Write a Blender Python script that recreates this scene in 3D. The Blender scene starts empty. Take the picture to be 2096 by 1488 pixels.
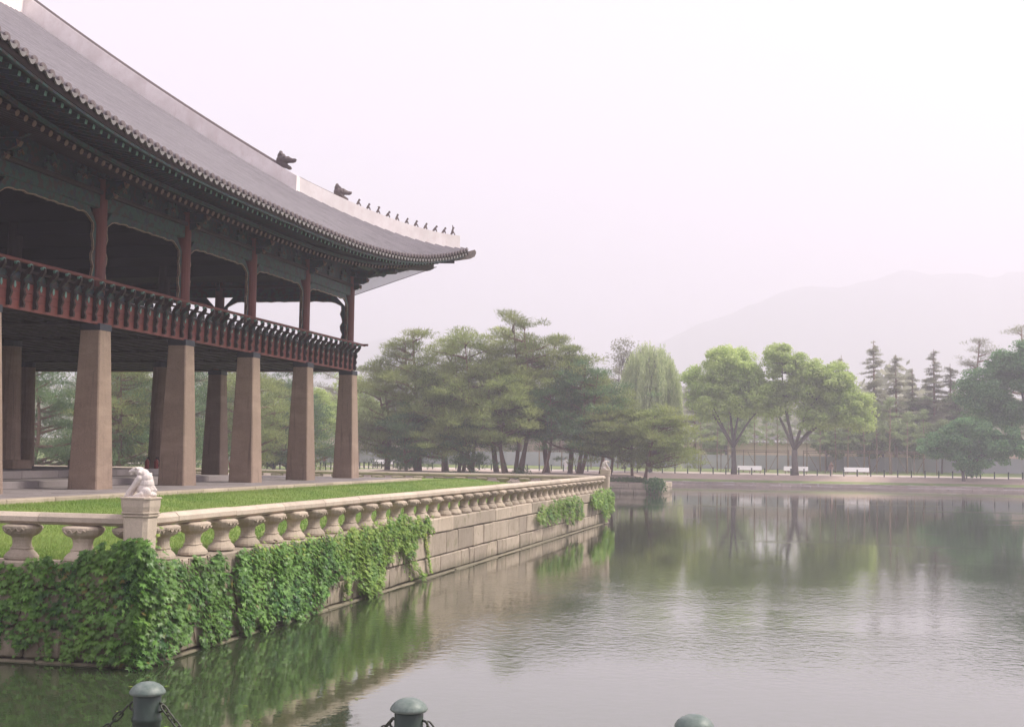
import bpy, math, random
import numpy as np
from mathutils import Matrix, Vector
R = math.radians
random.seed(7); RNG = np.random.default_rng(7)
sc = bpy.context.scene
COL = sc.collection

# ------------------------------------------------------------------ camera
CAMP = (2710.0, 0.226, 0.0674, -0.0148)          # focal (px of a 2096 wide frame), yaw, pitch, roll
def make_camera():
    f, yaw, pitch, roll = CAMP
    cy, sy, cp, sp = math.cos(yaw), math.sin(yaw), math.cos(pitch), math.sin(pitch)
    fw = Vector((-sy*cp, cy*cp, sp)); rt = Vector((cy, sy, 0)); up = rt.cross(fw)
    r = rt*math.cos(roll) - up*math.sin(roll); u = rt*math.sin(roll) + up*math.cos(roll)
    cam = bpy.data.cameras.new('camera'); co = bpy.data.objects.new('camera', cam); COL.objects.link(co)
    m = Matrix((r, u, -fw)).transposed().to_4x4(); m.translation = Vector((0, 0, 3.65))
    co.matrix_world = m
    cam.sensor_width = 36; cam.lens = 36*f/2096; cam.clip_start = 0.1; cam.clip_end = 6000
    sc.camera = co
make_camera()

# ------------------------------------------------------------------ world, sun, exposure
SUN_EL, SUN_AZ = R(50), R(68)                    # azimuth measured clockwise from +y
w = bpy.data.worlds.new('World'); sc.world = w; w.use_nodes = True
nt = w.node_tree; nt.nodes.clear()
out = nt.nodes.new('ShaderNodeOutputWorld'); bg = nt.nodes.new('ShaderNodeBackground')
sky = nt.nodes.new('ShaderNodeTexSky'); sky.sky_type = 'NISHITA'; sky.sun_disc = False
sky.sun_elevation = SUN_EL; sky.sun_rotation = SUN_AZ; sky.dust_density = 4; sky.air_density = 1.2
mix = nt.nodes.new('ShaderNodeMixRGB'); mix.inputs[0].default_value = 0.88
mix.inputs[2].default_value = (8.0, 7.3, 8.2, 1)   # the white overcast layer
nt.links.new(sky.outputs[0], mix.inputs[1]); nt.links.new(mix.outputs[0], bg.inputs[0])
bg.inputs[1].default_value = 0.1
nt.links.new(bg.outputs[0], out.inputs[0])
sl = bpy.data.lights.new('sun', 'SUN'); sl.energy = 4.3; sl.angle = R(14); sl.color = (1, .93, .83)
so = bpy.data.objects.new('sun', sl); COL.objects.link(so)
sdir = Vector((math.sin(SUN_AZ)*math.cos(SUN_EL), math.cos(SUN_AZ)*math.cos(SUN_EL), math.sin(SUN_EL)))
so.rotation_euler = sdir.to_track_quat('Z', 'Y').to_euler(); so.location = (40, -20, 150)
vs = sc.view_settings; vs.view_transform = 'Standard'; vs.look = 'None'; vs.gamma = 1; vs.exposure = 0.60
vs.use_curve_mapping = False
cy_ = sc.cycles
cy_.max_bounces = 8; cy_.diffuse_bounces = 5; cy_.glossy_bounces = 3; cy_.transmission_bounces = 4
cy_.volume_bounces = 3; cy_.transparent_max_bounces = 12; cy_.caustics_reflective = False; cy_.caustics_refractive = False
cy_.use_denoising = True

# ------------------------------------------------------------------ object helpers
WM = {}
def tag(o, label=None, cat=None, group=None, kind=None):
    if label: o['label'] = label
    if cat: o['category'] = cat
    if group: o['group'] = group
    if kind: o['kind'] = kind
    return o
def place(o, parent=None, mw=None):
    mw = mw or Matrix.Identity(4)
    COL.objects.link(o)
    if parent is not None:
        o.parent = parent; o.matrix_parent_inverse = WM[parent.name].inverted()
    o.matrix_basis = mw; WM[o.name] = mw.copy()
    return o
def empty(name, loc=(0, 0, 0), rz=0):
    o = bpy.data.objects.new(name, None); o.empty_display_size = .3
    return place(o, None, Matrix.Translation(loc) @ Matrix.Rotation(rz, 4, 'Z'))
def obj(name, me, parent=None, mw=None, loc=None, rz=0):
    o = bpy.data.objects.new(name, me)
    if mw is None: mw = Matrix.Translation(loc or (0, 0, 0)) @ Matrix.Rotation(rz, 4, 'Z')
    return place(o, parent, mw)
def dup(root, loc, rz=0, scale=1.0):
    """copy a thing with copies of its parts and sub-parts (shared mesh data)"""
    mw = Matrix.Translation(loc) @ Matrix.Rotation(rz, 4, 'Z') @ Matrix.Scale(scale, 4)
    r = root.copy(); COL.objects.link(r); r.matrix_basis = mw; WM[r.name] = mw
    def rec(src, dst):
        for ch in src.children:
            c = ch.copy(); COL.objects.link(c); c.parent = dst; c.matrix_parent_inverse = ch.matrix_parent_inverse.copy()
            c.matrix_basis = ch.matrix_basis.copy(); WM[c.name] = c.matrix_basis.copy(); rec(ch, c)
    rec(root, r); return r

class MB:
    def __init__(s): s.v = []; s.f = []; s.m = []
    def add(s, vs, fs, mi=0):
        b = len(s.v); s.v.extend([tuple(x) for x in vs]); s.f.extend([tuple(i+b for i in f) for f in fs]); s.m.extend([mi]*len(fs)); return s
    def box(s, x0, x1, y0, y1, z0, z1, mi=0):
        return s.add([(x0,y0,z0),(x1,y0,z0),(x1,y1,z0),(x0,y1,z0),(x0,y0,z1),(x1,y0,z1),(x1,y1,z1),(x0,y1,z1)],
            [(0,3,2,1),(4,5,6,7),(0,1,5,4),(1,2,6,5),(2,3,7,6),(3,0,4,7)], mi)
    def cbox(s, x0, x1, y0, y1, z0, z1, b=.015, jit=0, mi=0):
        """box with chamfered edges"""
        V = []; idx = {}
        J = [(random.uniform(-jit, jit), random.uniform(-jit, jit), random.uniform(-jit, jit)) for _ in range(8)]
        k = 0
        for ix in (0, 1):
            for iy in (0, 1):
                for iz in (0, 1):
                    c = (x1 if ix else x0, y1 if iy else y0, z1 if iz else z0); j = J[k]; k += 1
                    sx, sy, sz = (-1 if ix else 1), (-1 if iy else 1), (-1 if iz else 1)
                    for a in range(3):
                        p = [c[0]+sx*b+j[0], c[1]+sy*b+j[1], c[2]+sz*b+j[2]]
                        p[a] = c[a]+j[a]; idx[(ix, iy, iz, a)] = len(V); V.append(tuple(p))
        F = []
        for a in range(3):
            o1, o2 = [(1, 2), (2, 0), (0, 1)][a]
            for side in (0, 1):
                q = []
                for (p, r_) in ((0, 0), (1, 0), (1, 1), (0, 1)):
                    t = [0, 0, 0]; t[a] = side; t[o1] = p; t[o2] = r_; q.append(idx[(t[0], t[1], t[2], a)])
                F.append(tuple(q) if side else tuple(q[::-1]))
        for a in range(3):   # edges along axis a
            o1, o2 = [(1, 2), (2, 0), (0, 1)][a]
            for p in (0, 1):
                for r_ in (0, 1):
                    t0 = [0, 0, 0]; t0[o1] = p; t0[o2] = r_; t1 = list(t0); t1[a] = 1
                    q = [idx[(*t0, o1)], idx[(*t1, o1)], idx[(*t1, o2)], idx[(*t0, o2)]]
                    F.append(tuple(q) if (p ^ r_) == 0 else tuple(q[::-1]))
        for ix in (0, 1):
            for iy in (0, 1):
                for iz in (0, 1):
                    q = [idx[(ix, iy, iz, 0)], idx[(ix, iy, iz, 1)], idx[(ix, iy, iz, 2)]]
                    F.append(tuple(q) if (ix+iy+iz) % 2 == 1 else tuple(q[::-1]))
        return s.add(V, F, mi)
    def tube(s, pts, rad, n=8, cap=True, mi=0, flat=1.0):
        pts = [Vector(p) for p in pts]
        if not hasattr(rad, '__len__'): rad = [rad]*len(pts)
        rings = []; prev = None
        for i, p in enumerate(pts):
            t = (pts[min(i+1, len(pts)-1)] - pts[max(i-1, 0)]).normalized()
            if prev is None: prev = t.orthogonal() if abs(t.z) > .9 else Vector((0, 0, 1)).cross(t)
            a = (prev - t*prev.dot(t)).normalized(); b = t.cross(a); prev = a
            rings.append([p + (a*math.cos(2*math.pi*k/n) + b*math.sin(2*math.pi*k/n)*flat)*rad[i] for k in range(n)])
        V = [v for r in rings for v in r]; F = []
        for i in range(len(pts)-1):
            for k in range(n):
                F.append((i*n+k, i*n+(k+1) % n, (i+1)*n+(k+1) % n, (i+1)*n+k))
        if cap: F.append(tuple(range(n))[::-1]); F.append(tuple((len(pts)-1)*n+k for k in range(n)))
        return s.add(V, F, mi)
    def loft(s, rings, cap=True, closed=True, mi=0):
        n = len(rings[0]); V = [v for r in rings for v in r]; F = []
        for i in range(len(rings)-1):
            for k in range(n if closed else n-1):
                F.append((i*n+k, i*n+(k+1) % n, (i+1)*n+(k+1) % n, (i+1)*n+k))
        if cap and closed: F.append(tuple(range(n))[::-1]); F.append(tuple((len(rings)-1)*n+k for k in range(n)))
        return s.add(V, F, mi)
    def prism(s, poly, ax, a0, a1, mi=0):
        """poly in the plane normal to ax ('x': (y,z), 'y': (x,z), 'z': (x,y)) between a0 and a1"""
        def P(q, a): return (a, q[0], q[1]) if ax == 'x' else ((q[0], a, q[1]) if ax == 'y' else (q[0], q[1], a))
        n = len(poly); V = [P(q, a0) for q in poly] + [P(q, a1) for q in poly]
        F = [tuple(range(n)), tuple(range(n, 2*n))[::-1]] + [(i, (i+1) % n, n+(i+1) % n, n+i) for i in range(n)]
        return s.add(V, F, mi)
    def mesh(s, name, mats, smooth=False):
        me = bpy.data.meshes.new(name); me.from_pydata([tuple(v) for v in s.v], [], s.f)
        if not isinstance(mats, (list, tuple)): mats = [mats]
        for m in mats: me.materials.append(m)
        if len(mats) > 1: me.polygons.foreach_set('material_index', s.m)
        if smooth: me.polygons.foreach_set('use_smooth', [True]*len(me.polygons))
        me.update(); return me

def np_mesh(name, V, F, mat, smooth=False):
    """V (N,3), F (M,k) arrays -> mesh, fast"""
    me = bpy.data.meshes.new(name); k = F.shape[1]
    me.vertices.add(len(V)); me.vertices.foreach_set('co', V.astype(np.float32).ravel())
    me.loops.add(F.size); me.loops.foreach_set('vertex_index', F.astype(np.int32).ravel())
    me.polygons.add(len(F)); me.polygons.foreach_set('loop_start', np.arange(0, F.size, k, dtype=np.int32))
    if smooth: me.polygons.foreach_set('use_smooth', [True]*len(F))
    me.materials.append(mat); me.update(calc_edges=True); return me

def blob(name, ells, caps, mat, voxel, smooth=2):
    """one continuous skin round ellipsoids [(c, r)] and tapered limbs [(pts, rads)]"""
    mb = MB()
    def ell(c, r):
        n, m = 12, 8; rings = []
        for i in range(m+1):
            t = math.pi*i/m; s_ = max(math.sin(t), .02)
            rings.append([(c[0]+r[0]*s_*math.cos(2*math.pi*k/n), c[1]+r[1]*s_*math.sin(2*math.pi*k/n), c[2]-r[2]*math.cos(t)) for k in range(n)])
        mb.loft(rings)
    for c, r in ells: ell(c, r)
    for pts, rads in caps:
        if not hasattr(rads, '__len__'): rads = [rads]*len(pts)
        mb.tube(pts, rads, 10)
        for p, r in zip(pts, rads): ell(p, (r*1.01, r*1.01, r*1.01))
    me = mb.mesh(name+'_raw', mat); o = bpy.data.objects.new('tmp', me); COL.objects.link(o)
    m = o.modifiers.new('r', 'REMESH'); m.mode = 'VOXEL'; m.voxel_size = voxel
    if smooth: q = o.modifiers.new('s', 'SMOOTH'); q.iterations = smooth; q.factor = .5
    dg = bpy.context.evaluated_depsgraph_get()
    r = bpy.data.meshes.new_from_object(o.evaluated_get(dg)); r.name = name
    bpy.data.objects.remove(o); bpy.data.meshes.remove(me)
    r.polygons.foreach_set('use_smooth', [True]*len(r.polygons))
    r.materials.clear(); r.materials.append(mat)
    return r

# ------------------------------------------------------------------ materials
def nodes(name):
    m = bpy.data.materials.new(name); m.use_nodes = True; t = m.node_tree; b = t.nodes['Principled BSDF']; return m, t, b
def pos(t, scale=(1, 1, 1), obj_=False):
    g = t.nodes.new('ShaderNodeTexCoord') if obj_ else t.nodes.new('ShaderNodeNewGeometry')
    mp = t.nodes.new('ShaderNodeMapping'); mp.inputs['Scale'].default_value = scale
    t.links.new(g.outputs['Object' if obj_ else 'Position'], mp.inputs[0]); return mp.outputs[0]
def noise(t, vec, scale, detail=4, rough=.55):
    n = t.nodes.new('ShaderNodeTexNoise'); n.inputs['Scale'].default_value = scale
    n.inputs['Detail'].default_value = detail; n.inputs['Roughness'].default_value = rough
    t.links.new(vec, n.inputs['Vector']); return n.outputs['Fac']
def ramp(t, fac, a, b):
    r = t.nodes.new('ShaderNodeMapRange'); r.inputs['From Min'].default_value = a; r.inputs['From Max'].default_value = b
    t.links.new(fac, r.inputs['Value']); return r.outputs['Result']
def mixc(t, fac, a, b, mode='MIX'):
    n = t.nodes.new('ShaderNodeMixRGB'); n.blend_type = mode
    for i, x in ((0, fac), (1, a), (2, b)):
        if isinstance(x, (int, float)): n.inputs[i].default_value = x
        elif isinstance(x, tuple): n.inputs[i].default_value = (*x, 1)
        else: t.links.new(x, n.inputs[i])
    return n.outputs[0]
def math_(t, op, a, b=None):
    n = t.nodes.new('ShaderNodeMath'); n.operation = op
    for i, x in ((0, a), (1, b)):
        if x is None: continue
        if isinstance(x, (int, float)): n.inputs[i].default_value = x
        else: t.links.new(x, n.inputs[i])
    return n.outputs[0]
def bump(t, b, h, dist=.01, strength=.6):
    n = t.nodes.new('ShaderNodeBump'); n.inputs['Distance'].default_value = dist; n.inputs['Strength'].default_value = strength
    t.links.new(h, n.inputs['Height']); t.links.new(n.outputs[0], b.inputs['Normal'])
def randv(t, kind='obj'):
    if kind == 'obj': return t.nodes.new('ShaderNodeObjectInfo').outputs['Random']
    return t.nodes.new('ShaderNodeNewGeometry').outputs['Random Per Island']

def stone(name, base, stain, speck=.25, vary=.22, streak=.5, rough=.85, moss=None, bd=.012):
    m, t, b = nodes(name); p = pos(t)
    big = ramp(t, noise(t, p, .9, 5), .38, .68)
    c = mixc(t, big, base, tuple(x*y for x, y in zip(base, (.80, .78, .76))))
    st = ramp(t, noise(t, pos(t, (2.2, 2.2, .6)), 1.1, 6, .7), .50, .74)
    c = mixc(t, math_(t, 'MULTIPLY', st, streak), c, stain)
    sp2 = ramp(t, noise(t, p, 3.4, 6, .7), .54, .66); c = mixc(t, math_(t, 'MULTIPLY', sp2, streak*.7), c, stain)
    fine = ramp(t, noise(t, p, 55, 3, .7), .35, .65)
    c = mixc(t, speck, c, mixc(t, fine, tuple(x*.55 for x in base), tuple(min(1, x*1.35) for x in base)))
    rv = math_(t, 'MULTIPLY_ADD', randv(t), vary)
    rv.node.inputs[2].default_value = 1-vary*.55
    c = mixc(t, 1.0, c, rv, 'MULTIPLY')
    if moss:
        mm = ramp(t, noise(t, p, 2.3, 5, .7), .56, .70)
        c = mixc(t, math_(t, 'MULTIPLY', mm, .6), c, moss)
    t.links.new(c, b.inputs['Base Color']); b.inputs['Roughness'].default_value = rough
    h = math_(t, 'ADD', noise(t, p, 9, 6, .6), math_(t, 'MULTIPLY', noise(t, p, 60, 2), .35)); bump(t, b, h, bd, .8)
    return m
def waterline(m):
    t = m.node_tree; b = t.nodes['Principled BSDF']; src = b.inputs['Base Color'].links[0].from_socket
    sp = t.nodes.new('ShaderNodeSeparateXYZ'); g = t.nodes.new('ShaderNodeNewGeometry'); t.links.new(g.outputs['Position'], sp.inputs[0])
    z = math_(t, 'ADD', sp.outputs['Z'], math_(t, 'MULTIPLY', noise(t, pos(t, (2, 2, .5)), 1.6, 5, .7), -.55)); f = ramp(t, z, .02, -.20)
    c = mixc(t, math_(t, 'MULTIPLY', f, .7), src, (.10, .095, .05))
    ln = ramp(t, noise(t, pos(t, (1.2, 1.2, 5)), 2.2, 5, .75), .60, .70); c = mixc(t, math_(t, 'MULTIPLY', ln, .35), c, (.14, .13, .07)); t.links.new(c, b.inputs['Base Color'])
def pillar_stone(name):
    m = stone(name, (.30, .218, .168), (.13, .09, .068), speck=.6, vary=.12, streak=.75, bd=.014); t = m.node_tree; b = t.nodes['Principled BSDF']
    src = b.inputs['Base Color'].links[0].from_socket; p = pos(t, (.5, .5, 1.6)); band = ramp(t, noise(t, p, .9, 4, .6), .50, .66)
    c = mixc(t, math_(t, 'MULTIPLY', band, .45), src, (.42, .31, .235)); run = ramp(t, noise(t, pos(t, (7, 7, .25)), 1.0, 5, .7), .57, .68)
    c = mixc(t, math_(t, 'MULTIPLY', run, .55), c, (.10, .07, .055)); pits = ramp(t, noise(t, pos(t), 24, 4, .75), .60, .70); c = mixc(t, math_(t, 'MULTIPLY', pits, .45), c, (.12, .085, .065))
    t.links.new(c, b.inputs['Base Color']); return m
def paint(name, base, worn, amt=.35, rough=.6, scale=6, bd=.004, vec=(1, 1, 1), metal=0, spec=None):
    m, t, b = nodes(name); p = pos(t, vec)
    f = ramp(t, noise(t, p, scale, 5, .65), .42, .70)
    c = mixc(t, math_(t, 'MULTIPLY', f, amt), base, worn)
    rv = math_(t, 'MULTIPLY_ADD', randv(t), .18); rv.node.inputs[2].default_value = .9
    c = mixc(t, 1.0, c, rv, 'MULTIPLY')
    t.links.new(c, b.inputs['Base Color']); b.inputs['Roughness'].default_value = rough; b.inputs['Metallic'].default_value = metal
    bump(t, b, noise(t, p, scale*5, 4), bd, .5); return m
def leafmat(name, dark, light, rough=.55, trans=.25, scale=.5, yellow=None, vec=(1, 1, 1), odd=None):
    m, t, b = nodes(name)
    r = math_(t, 'FRACT', math_(t, 'ADD', randv(t, 'island'), math_(t, 'MULTIPLY', randv(t), 7.3))); c = mixc(t, math_(t, 'POWER', r, 1.4), dark, light)
    n = ramp(t, noise(t, pos(t, vec), scale, 3), .35, .65)
    c = mixc(t, math_(t, 'MULTIPLY', n, .5), c, light if yellow is None else yellow)
    if odd:
        o1 = math_(t, 'FRACT', math_(t, 'MULTIPLY', r, 57.3)); c = mixc(t, math_(t, 'GREATER_THAN', o1, .990), c, odd); c = mixc(t, math_(t, 'MULTIPLY', math_(t, 'LESS_THAN', o1, .12), .6), c, light)
    orv = math_(t, 'MULTIPLY_ADD', randv(t), .4); orv.node.inputs[2].default_value = .8
    c = mixc(t, 1.0, c, orv, 'MULTIPLY')
    t.links.new(c, b.inputs['Base Color']); b.inputs['Roughness'].default_value = rough
    b.inputs['Specular IOR Level'].default_value = .35
    tr = t.nodes.new('ShaderNodeBsdfTranslucent'); t.links.new(c, tr.inputs['Color'])
    mx = t.nodes.new('ShaderNodeMixShader'); mx.inputs[0].default_value = trans
    t.links.new(b.outputs[0], mx.inputs[1]); t.links.new(tr.outputs[0], mx.inputs[2])
    t.links.new(mx.outputs[0], t.nodes['Material Output'].inputs['Surface']); return m

M = {}
M['granite'] = stone('granite', (0.446, 0.373, 0.286), (0.232, 0.189, 0.135), vary=.42, moss=(0.194, 0.184, 0.097))
M['granite_rail'] = stone('granite_rail', (0.552, 0.468, 0.370), (0.296, 0.242, 0.177), speck=.25, streak=.5, vary=.25)
M['granite_wall'] = stone('granite_wall', (0.429, 0.359, 0.276), (0.187, 0.154, 0.103), streak=.75, moss=(0.149, 0.149, 0.066), vary=.5, speck=.35)
waterline(M['granite_wall'])
M['granite_statue'] = stone('granite_statue', (.70, .63, .58), (.40, .33, .28), speck=.25, streak=.5, bd=.012)
M['pillar'] = pillar_stone('pillar_granite')
M['paving'] = stone('paving_granite', (0.264, 0.233, 0.229), (0.176, 0.150, 0.141), speck=.3, streak=.2)
M['far_stone'] = stone('far_stone', (0.546, 0.442, 0.390), (0.364, 0.286, 0.234), speck=.1)
M['earth'] = stone('bare_earth', (0.458, 0.355, 0.286), (0.320, 0.240, 0.183), vary=0, streak=.5, bd=.03)
M['sand'] = stone('sandy_path', (0.546, 0.466, 0.414), (0.440, 0.370, 0.317), vary=0, streak=.4)
M['tile'] = paint('roof_tile', (0.158, 0.142, 0.151), (0.266, 0.240, 0.253), .6, .55, 2.0)
M['tile_end'] = paint('tile_end', (0.17, 0.155, 0.15), (0.085, 0.072, 0.072), .6, .7, 6)
M['plaster'] = stone('ridge_plaster', (0.920, 0.852, 0.828), (0.710, 0.591, 0.557), speck=.08, vary=.05, streak=.45, bd=.004)
def tile_patches():
    m = M['tile']; t = m.node_tree; b = t.nodes['Principled BSDF']; src = b.inputs['Base Color'].links[0].from_socket
    a_ = ramp(t, noise(t, pos(t, (1, .6, 1)), .35, 5, .6), .40, .66); c = mixc(t, math_(t, 'MULTIPLY', a_, .40), src, (.22, .20, .21))
    f_ = ramp(t, noise(t, pos(t, (.6, 6, .6)), 1.4, 4, .7), .55, .70); c = mixc(t, math_(t, 'MULTIPLY', f_, .45), c, (.07, .062, .066)); t.links.new(c, b.inputs['Base Color'])
tile_patches()
M['dark_tile'] = paint('ridge_cap_tile', (.13, .10, .10), (.2, .16, .15), .4, .7)
M['clay'] = paint('fired_clay', (.10, .075, .075), (.2, .15, .13), .5, .7, 9)
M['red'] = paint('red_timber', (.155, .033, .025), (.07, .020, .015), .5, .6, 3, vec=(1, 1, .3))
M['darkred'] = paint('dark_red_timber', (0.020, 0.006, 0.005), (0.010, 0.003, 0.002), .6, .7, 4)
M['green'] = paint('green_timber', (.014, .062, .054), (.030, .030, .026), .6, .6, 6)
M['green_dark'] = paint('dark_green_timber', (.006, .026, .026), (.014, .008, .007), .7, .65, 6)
M['green_pale'] = paint('pale_green_paint', (.16, .31, .27), (.05, .14, .12), .6, .6, 12)
M['cream'] = paint('cream_paint', (.34, .24, .17), (.20, .08, .05), .7, .6, 10)
M['russet'] = paint('russet_paint', (.15, .075, .05), (.08, .03, .025), .7, .6, 14)
M['navy'] = paint('black_blue_band', (0.015, 0.020, 0.032), (0.035, 0.038, 0.049), .5, .6, 4)
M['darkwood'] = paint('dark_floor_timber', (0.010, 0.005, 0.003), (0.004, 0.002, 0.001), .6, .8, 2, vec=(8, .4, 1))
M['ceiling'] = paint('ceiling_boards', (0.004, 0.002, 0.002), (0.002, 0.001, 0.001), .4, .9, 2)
M['net'] = None
M['weathered'] = paint('weathered_painted_timber', (.16, .12, .11), (.05, .07, .06), .7, .7, 7)
M['iron'] = paint('green_enamel_iron', (.012, .028, .019), (.03, .045, .035), .35, .38, 14, .0015)
M['chain'] = paint('chain_iron', (.02, .026, .015), (.08, .08, .05), .5, .45, 30, .001)
M['cap'] = paint('bollard_cap_paint', (.10, .14, .12), (.22, .25, .22), .7, .46, 26, .002)
M['bark'] = stone('pine_bark', (0.225, 0.128, 0.090), (0.105, 0.068, 0.053), vary=.3, streak=.5, bd=.03)
M['bark_grey'] = stone('grey_bark', (.15, .125, .105), (.08, .065, .055), vary=.3, bd=.03)
M['bark_young'] = stone('young_bark', (.36, .26, .20), (.22, .15, .12), vary=.4, bd=.02)
M['bench_white'] = paint('white_board', (0.757, 0.739, 0.739), (0.660, 0.634, 0.634), .3, .5)
M['bench_wood'] = paint('brown_wood', (.20, .12, .08), (.12, .07, .05), .5, .6)
M['hoard'] = paint('blue_grey_hoarding', (0.481, 0.491, 0.538), (0.549, 0.527, 0.538), .5, .6, 1.0)
M['wall_far'] = paint('palace_wall_plaster', (0.858, 0.683, 0.605), (0.770, 0.605, 0.527), .5, .8, 1.5)
M['black'] = paint('black_cloth', (.02, .02, .025), (.03, .03, .03), .3, .8)
M['skin'] = paint('skin', (.45, .27, .19), (.40, .24, .17), .3, .6)
M['redcloth'] = paint('red_cloth', (.42, .05, .04), (.35, .05, .04), .3, .8)
M['whitecloth'] = paint('white_cloth', (.75, .73, .72), (.65, .62, .60), .3, .8)
M['ext_red'] = paint('red_enamel', (.22, .015, .01), (.10, .01, .01), .3, .35)
M['pine'] = leafmat('pine_needles', (.12, .175, .06), (.40, .47, .16), .6, .4, .35, (.48, .50, .18))
M['pine_dark'] = leafmat('dark_pine_needles', (.05, .13, .065), (.22, .33, .13), .6, .35, .4)
M['pine_blue'] = leafmat('conifer_needles', (.20, .22, .15), (.38, .37, .26), .6, .4, .3)
M['hazy_green'] = leafmat('soft_green_leaves', (.20, .28, .12), (.42, .50, .24), .6, .4, .4)
M['maple'] = leafmat('fresh_green_leaves', (.36, .50, .13), (.62, .74, .27), .5, .5, .35, (.68, .76, .28))
M['willow'] = leafmat('willow_leaves', (.36, .48, .20), (.76, .82, .46), .5, .5, .55, vec=(3.0, 3.0, .12))
M['broad'] = leafmat('deep_green_leaves', (.06, .19, .07), (.25, .44, .17), .5, .45, .3)
M['ivy'] = leafmat('ivy_leaf', (.014, .085, .022), (.20, .42, .085), .36, .35, 1.1, (.28, .46, .08), odd=(.26, .22, .06))
M['ivy_light'] = leafmat('light_ivy_leaf', (.06, .20, .03), (.34, .54, .11), .38, .4, 1.3, (.42, .54, .10))
M['ivy_young'] = leafmat('young_ivy_leaf', (.16, .32, .05), (.38, .50, .09), .45, .35, 1.3, (.42, .46, .08))
M['stem'] = paint('vine_stem', (.09, .05, .03), (.05, .03, .02), .5, .8)
M['blade'] = leafmat('grass_blade', (.11, .22, .04), (.27, .40, .09), .6, .4, .35, (.42, .46, .16))
M['weed'] = leafmat('bank_weed', (.06, .12, .04), (.14, .22, .07), .6, .3, .5)
def m_grass(name, a, b_, sc1):
    m, t, b = nodes(name); p = pos(t)
    n1 = ramp(t, noise(t, p, sc1, 5, .6), .35, .65); n2 = ramp(t, noise(t, p, 22, 3, .7), .3, .7)
    c = mixc(t, n1, a, b_); n3 = ramp(t, noise(t, p, sc1*4.5, 5, .7), .52, .66); c = mixc(t, math_(t, 'MULTIPLY', n3, .45), c, (.40, .36, .17)); c = mixc(t, math_(t, 'MULTIPLY', n2, .35), c, tuple(x*.55 for x in a))
    t.links.new(c, b.inputs['Base Color']); b.inputs['Roughness'].default_value = .8
    b.inputs['Specular IOR Level'].default_value = .2
    bump(t, b, noise(t, p, 40, 3), .03, .7); return m
for k_ in ('green', 'green_dark'):
    m = M[k_]; t = m.node_tree; b = t.nodes['Principled BSDF']; src = b.inputs['Base Color'].links[0].from_socket
    vo = t.nodes.new('ShaderNodeTexVoronoi'); vo.inputs['Scale'].default_value = 7.5; t.links.new(pos(t), vo.inputs['Vector'])
    hs = t.nodes.new('ShaderNodeSeparateXYZ'); t.links.new(vo.outputs['Color'], hs.inputs[0])
    c = mixc(t, math_(t, 'MULTIPLY', math_(t, 'GREATER_THAN', hs.outputs[0], .72), .7), src, (.040, .011, .010))
    c = mixc(t, math_(t, 'MULTIPLY', math_(t, 'GREATER_THAN', hs.outputs[1], .80), .7), c, (.012, .022, .05)); c = mixc(t, math_(t, 'MULTIPLY', math_(t, 'LESS_THAN', vo.outputs['Distance'], .16), .5), c, (.07, .075, .055))
    t.links.new(c, b.inputs['Base Color'])
M['lawn'] = m_grass('lawn_ground', (.15, .26, .055), (.27, .36, .09), .5)
M['ground'] = m_grass('ground_grass', (.15, .22, .065), (.28, .32, .12), .12)
def m_net():
    m, t, b = nodes('bird_net'); b.inputs['Base Color'].default_value = (.72, .66, .69, 1); b.inputs['Roughness'].default_value = .8
    tr = t.nodes.new('ShaderNodeBsdfTransparent'); mx = t.nodes.new('ShaderNodeMixShader'); mx.inputs[0].default_value = .55
    t.links.new(tr.outputs[0], mx.inputs[1]); t.links.new(b.outputs[0], mx.inputs[2])
    t.links.new(mx.outputs[0], t.nodes['Material Output'].inputs['Surface']); return m
M['net'] = m_net()
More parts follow.
